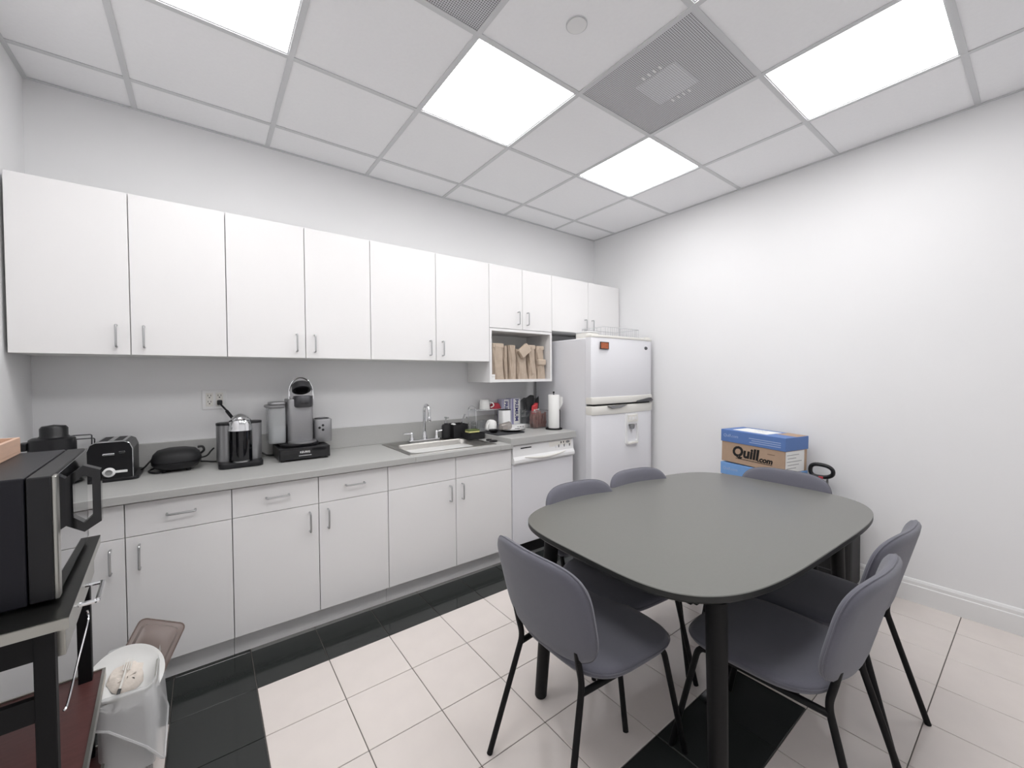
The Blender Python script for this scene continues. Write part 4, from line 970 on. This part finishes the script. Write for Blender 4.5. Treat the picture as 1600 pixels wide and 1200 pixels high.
# wooden tray on the microwave
t = thing('wooden_tray', 'shallow pale wooden tray on top of the microwave', 'tray', (-3.905, -1.28, 1.1435), 0.055, world=False)
wx, wy, wh = 0.110, 0.165, 0.048
obj('bottom', B().box(-wx, wx, -wy, wy, 0.0005, 0.008), WOOD, t)
for (a0, a1, b0, b1) in ((-wx, wx, -wy, -wy+0.010), (-wx, wx, wy-0.010, wy), (-wx, -wx+0.010, -wy+0.010, wy-0.010), (wx-0.010, wx, -wy+0.010, wy-0.010)):
    obj('side', B().box(a0, a1, b0, b1, 0.008, wh, 0.001, 1), WOOD, t)
obj('divider', B().box(-0.02, -0.012, -wy+0.010, wy-0.010, 0.008, wh-0.008), WOOD, t)

# ------------------------------------------------------------------ waste basket
t = thing('waste_basket', 'steel mesh waste basket with clear liner between cart and cabinets', 'bin', (-3.588, -1.000, 0), 0.02, world=False)
def wl(k, z): return [(x, y, z) for x, y in rrect(0.116+0.030*k, 0.270+0.060*k, 0.036, 7)]
b = B(); b.ring_loft([wl(0, 0.012), wl(0.5, 0.17), wl(1, 0.325)], False, False); obj('mesh_wall', b, MESHW, t, smooth=True)
b = B(); b.ring_loft([wl(0, 0.001), wl(0, 0.012)]); obj('base', b, NICKEL, t)
obj('rim', B().tube([Vector(p) for p in wl(1, 0.328)], 0.005, 8, closed=True), NICKEL, t)
b = B(); rings = []
for k, z, sag in ((0.80, 0.06, 0), (0.92, 0.25, 0), (0.98, 0.325, 0), (1.04, 0.342, 0), (1.16, 0.334, 0), (1.24, 0.29, 0.3), (1.28, 0.245, 1.0)):
    rr_ = wl(k, z); n = len(rr_); ring = []
    for i, (x, y, zz) in enumerate(rr_):
        side = max(0.0, x/0.07)                                  # the film hangs lower on the room side
        ring.append((x*(1+0.012*math.sin(5*i*2*PI/n+k*7))+sag*side*0.012, y*(1+0.008*math.sin(7*i*2*PI/n+k*5)), zz+0.004*math.sin(4*i*2*PI/n+k*9)-sag*side*0.17))
    rings.append(ring)
b.ring_loft(rings, False, False); ln_ = obj('liner', b, LINER, t, smooth=True, angle=180)
obj('liner_hem', B().tube([Vector(p)+Vector((0, 0, 0.0)) for p in rings[-1]], 0.004, 6, closed=True), LINER, ln_)
t = thing('food_tray_lid', 'smoky plastic food tray standing up in the waste basket', 'tray', (-3.600, -0.990, 0.235), world=False, rot=(math.radians(-42), math.radians(26), math.radians(-6)))
def tl_(w_, h_, z, r=0.02): return [(x, z, y) for x, y in rrect(w_, h_, r, 5, 0, 0.09)]
b = B(); b.ring_loft([tl_(0.150, 0.290, 0.0), tl_(0.148, 0.288, -0.004), tl_(0.126, 0.262, -0.005), tl_(0.110, 0.246, -0.026), tl_(0.09, 0.22, -0.028)], False, True); obj('tray', b, TRAYBR, t, smooth=True)
obj('tray_rim', B().tube([Vector(p) for p in tl_(0.152, 0.292, -0.001)], 0.003, 6, closed=True), TRAYBR, t)
t = thing('paper_plate', 'white paper plate with leftovers tilted in the waste basket', 'plate', (-3.600, -1.025, 0.312), world=False, rot=(math.radians(44), math.radians(16), 0))
obj('plate', B().lathe([(0.0, 0.0), (0.075, 0.0), (0.095, 0.012), (0.104, 0.016), (0.104, 0.0175), (0.094, 0.0135), (0.074, 0.0018), (0.0, 0.0018)], (0, 0, 0), 48), PAPER, t)
b = B(); b.lathe([(0.050, 0.0019), (0.042, 0.008), (0.025, 0.012), (0.0, 0.013)], (0.0, 0.0, 0), 22)
for v in b.bm.verts: v.co += Vector((random.uniform(-1, 1)*0.005, random.uniform(-1, 1)*0.005, abs(random.uniform(0, 1))*0.004))
obj('leftovers', b, FOOD, t)
t = thing('paper_plate', 'lower white paper plate behind the cart leg in the basket', 'plate', (-3.606, -0.995, 0.292), world=False, rot=(math.radians(42), math.radians(6), 0))
obj('plate', B().lathe([(0.0, 0.0), (0.075, 0.0), (0.095, 0.012), (0.108, 0.016), (0.108, 0.0175), (0.094, 0.0135), (0.074, 0.0018), (0.0, 0.0018)], (0, 0, 0), 40), PAPER, t)
t = thing('plastic_fork', 'fork with black handle lying on the paper plate', 'fork', (-3.600, -1.025, 0.312), world=False, rot=(math.radians(44), math.radians(16), 0))
obj('handle', B().box(-0.012, -0.003, -0.105, -0.035, 0.018, 0.022, 0.001, 1), BLACK, t)
b = B().box(-0.010, -0.005, -0.035, 0.020, 0.018, 0.021)
for k in range(4): b.box(-0.016+0.006*k, -0.013+0.006*k, 0.020, 0.055, 0.018, 0.021)
obj('tines', b, CREAMP, t)

# ------------------------------------------------------------------ boxes and suitcase by the bare wall
def paper_box(lab, c, rot, lidm, printed, top=False):
    t = thing('storage_box', lab, 'box', c, group='stacked cardboard paper boxes', world=False, rot=rot)
    hx, hy_, h = 0.120, 0.230, 0.236     # half depth, half length, height
    obj('carton', B().box(-hx, hx, -hy_, hy_, 0.001, h-0.004, 0.002, 1), CARD, t)
    ld = obj('lid', B().box(-hx-0.005, hx+0.005, -hy_-0.005, hy_+0.005, h-0.088, h, 0.002, 1), lidm, t)
    text('lid_lettering', 'Quill.com', 0.030, PALEPR, ld, frame((-hx-0.0056, 0.155, h-0.042), (0, -1, 0), (0, 0, 1)), shear=0.1)
    if printed:
        text('lettering', 'Quill', 0.100, PRINT, t, frame((-hx-0.0006, 0.045, 0.085), (0, -1, 0), (0, 0, 1)), offset=0.0042, shear=0.12)
        text('lettering', '.com', 0.052, PRINT, t, frame((-hx-0.0006, -0.098, 0.062), (0, -1, 0), (0, 0, 1)), offset=0.0022, shear=0.2)
        obj('underline', B().box(-hx-0.0006, -hx, -0.150, 0.115, 0.036, 0.040), PRINT, t)
        for k, w_ in enumerate((0.22, 0.20, 0.24)):
            obj('lid_print', B().box(-hx-0.0058, -hx-0.004, -0.205, -0.205+w_*(1 if k < 2 else 0.9), h-0.040-0.014*k, h-0.035-0.014*k), PALEPR, ld)
        obj('small_print', B().box(-hx-0.0006, -hx, -0.165, -0.115, 0.108, 0.113), BROWNPR, t)
    obj('side_label', B().box(-0.112, 0.088, -hy_-0.0008, -hy_, 0.004, h-0.092), PAPER, t)
    for k in range(5): obj('label_text', B().box(-0.100+0.01*(k % 2), 0.0+0.03*(k % 3), -hy_-0.0012, -hy_-0.0006, 0.030+0.022*k, 0.0335+0.022*k), GREYP, t)
    if top:
        obj('shipping_label', B().box(-0.085, 0.080, -0.085, 0.170, h, h+0.0008), PAPER, ld)
        obj('tape_strip', B().box(0.0, 0.123, -0.232, -0.100, h, h+0.0006), CARD, ld)
        for k in range(3): obj('label_text', B().box(0.0, 0.06, 0.00+0.03*k, 0.004+0.03*k, h+0.0007, h+0.0011), GREYP, ld)
bxr = math.radians(-12)
paper_box('bottom cardboard box of the stack by the bare wall', (-0.195, -1.735, 0.0005), (0, 0, bxr), BLUEL, False)
paper_box('second cardboard box from the floor in the stack', (-0.195, -1.735, 0.2375), (0, 0, bxr), BLUEL, False)
paper_box('light blue lidded box just under the top box of the stack', (-0.195, -1.735, 0.4745), (0, 0, bxr), BLUEL, False)
paper_box('top box of the stack, brown with blue lid and black lettering', (-0.195, -1.735, 0.7155), (math.radians(1.2), 0, bxr), BLUEC, True, True)

t = thing('rolling_suitcase', 'black rolling suitcase with extended handle beside the boxes', 'suitcase', (-0.21, -2.120, 0), math.radians(0), world=False)
obj('case', B().box(-0.115, 0.115, -0.150, 0.130, 0.050, 0.520, 0.03, 3), BLACKM, t)
for y in (-0.11, 0.09):
    for x in (-0.07, 0.07): obj('wheel', B().lathe([(0.024, -0.010), (0.024, 0.010)], (0, 0, 0), 20).xf(Matrix.Translation((x, y, 0.0245)) @ Matrix.Rotation(PI/2, 4, 'X')), BLACK, t)
for y in (0.012, 0.080): obj('handle_tube', B().box(0.055, 0.067, y-0.007, y+0.007, 0.51, 0.690, 0.002, 1), STEEL, t)
pts = [(0.061, 0.045+0.062*math.copysign(abs(math.cos(a))**0.8, math.cos(a)), 0.728+0.040*math.copysign(abs(math.sin(a))**0.8, math.sin(a))*(1.0+0.15*math.cos(a))) for a in [2*PI*k/28 for k in range(28)]]
obj('grip', B().tube(pts, 0.0125, 10, closed=True), BLACK, t)
obj('release_button', B().box(0.046, 0.076, 0.033, 0.059, 0.678, 0.694, 0.003), RED, t)
for z in (0.16, 0.28, 0.40): obj('zip_seam', B().box(-0.1165, -0.1145, -0.12, 0.10, z, z+0.006), DSILV, t)

# small tan note at the left wall
tag(obj('paper_note', B().box(XL+0.0005, XL+0.003, -0.45, -0.385, 1.425, 1.475), NOTE), 'small tan note on the left wall under the wall cabinet', 'note')
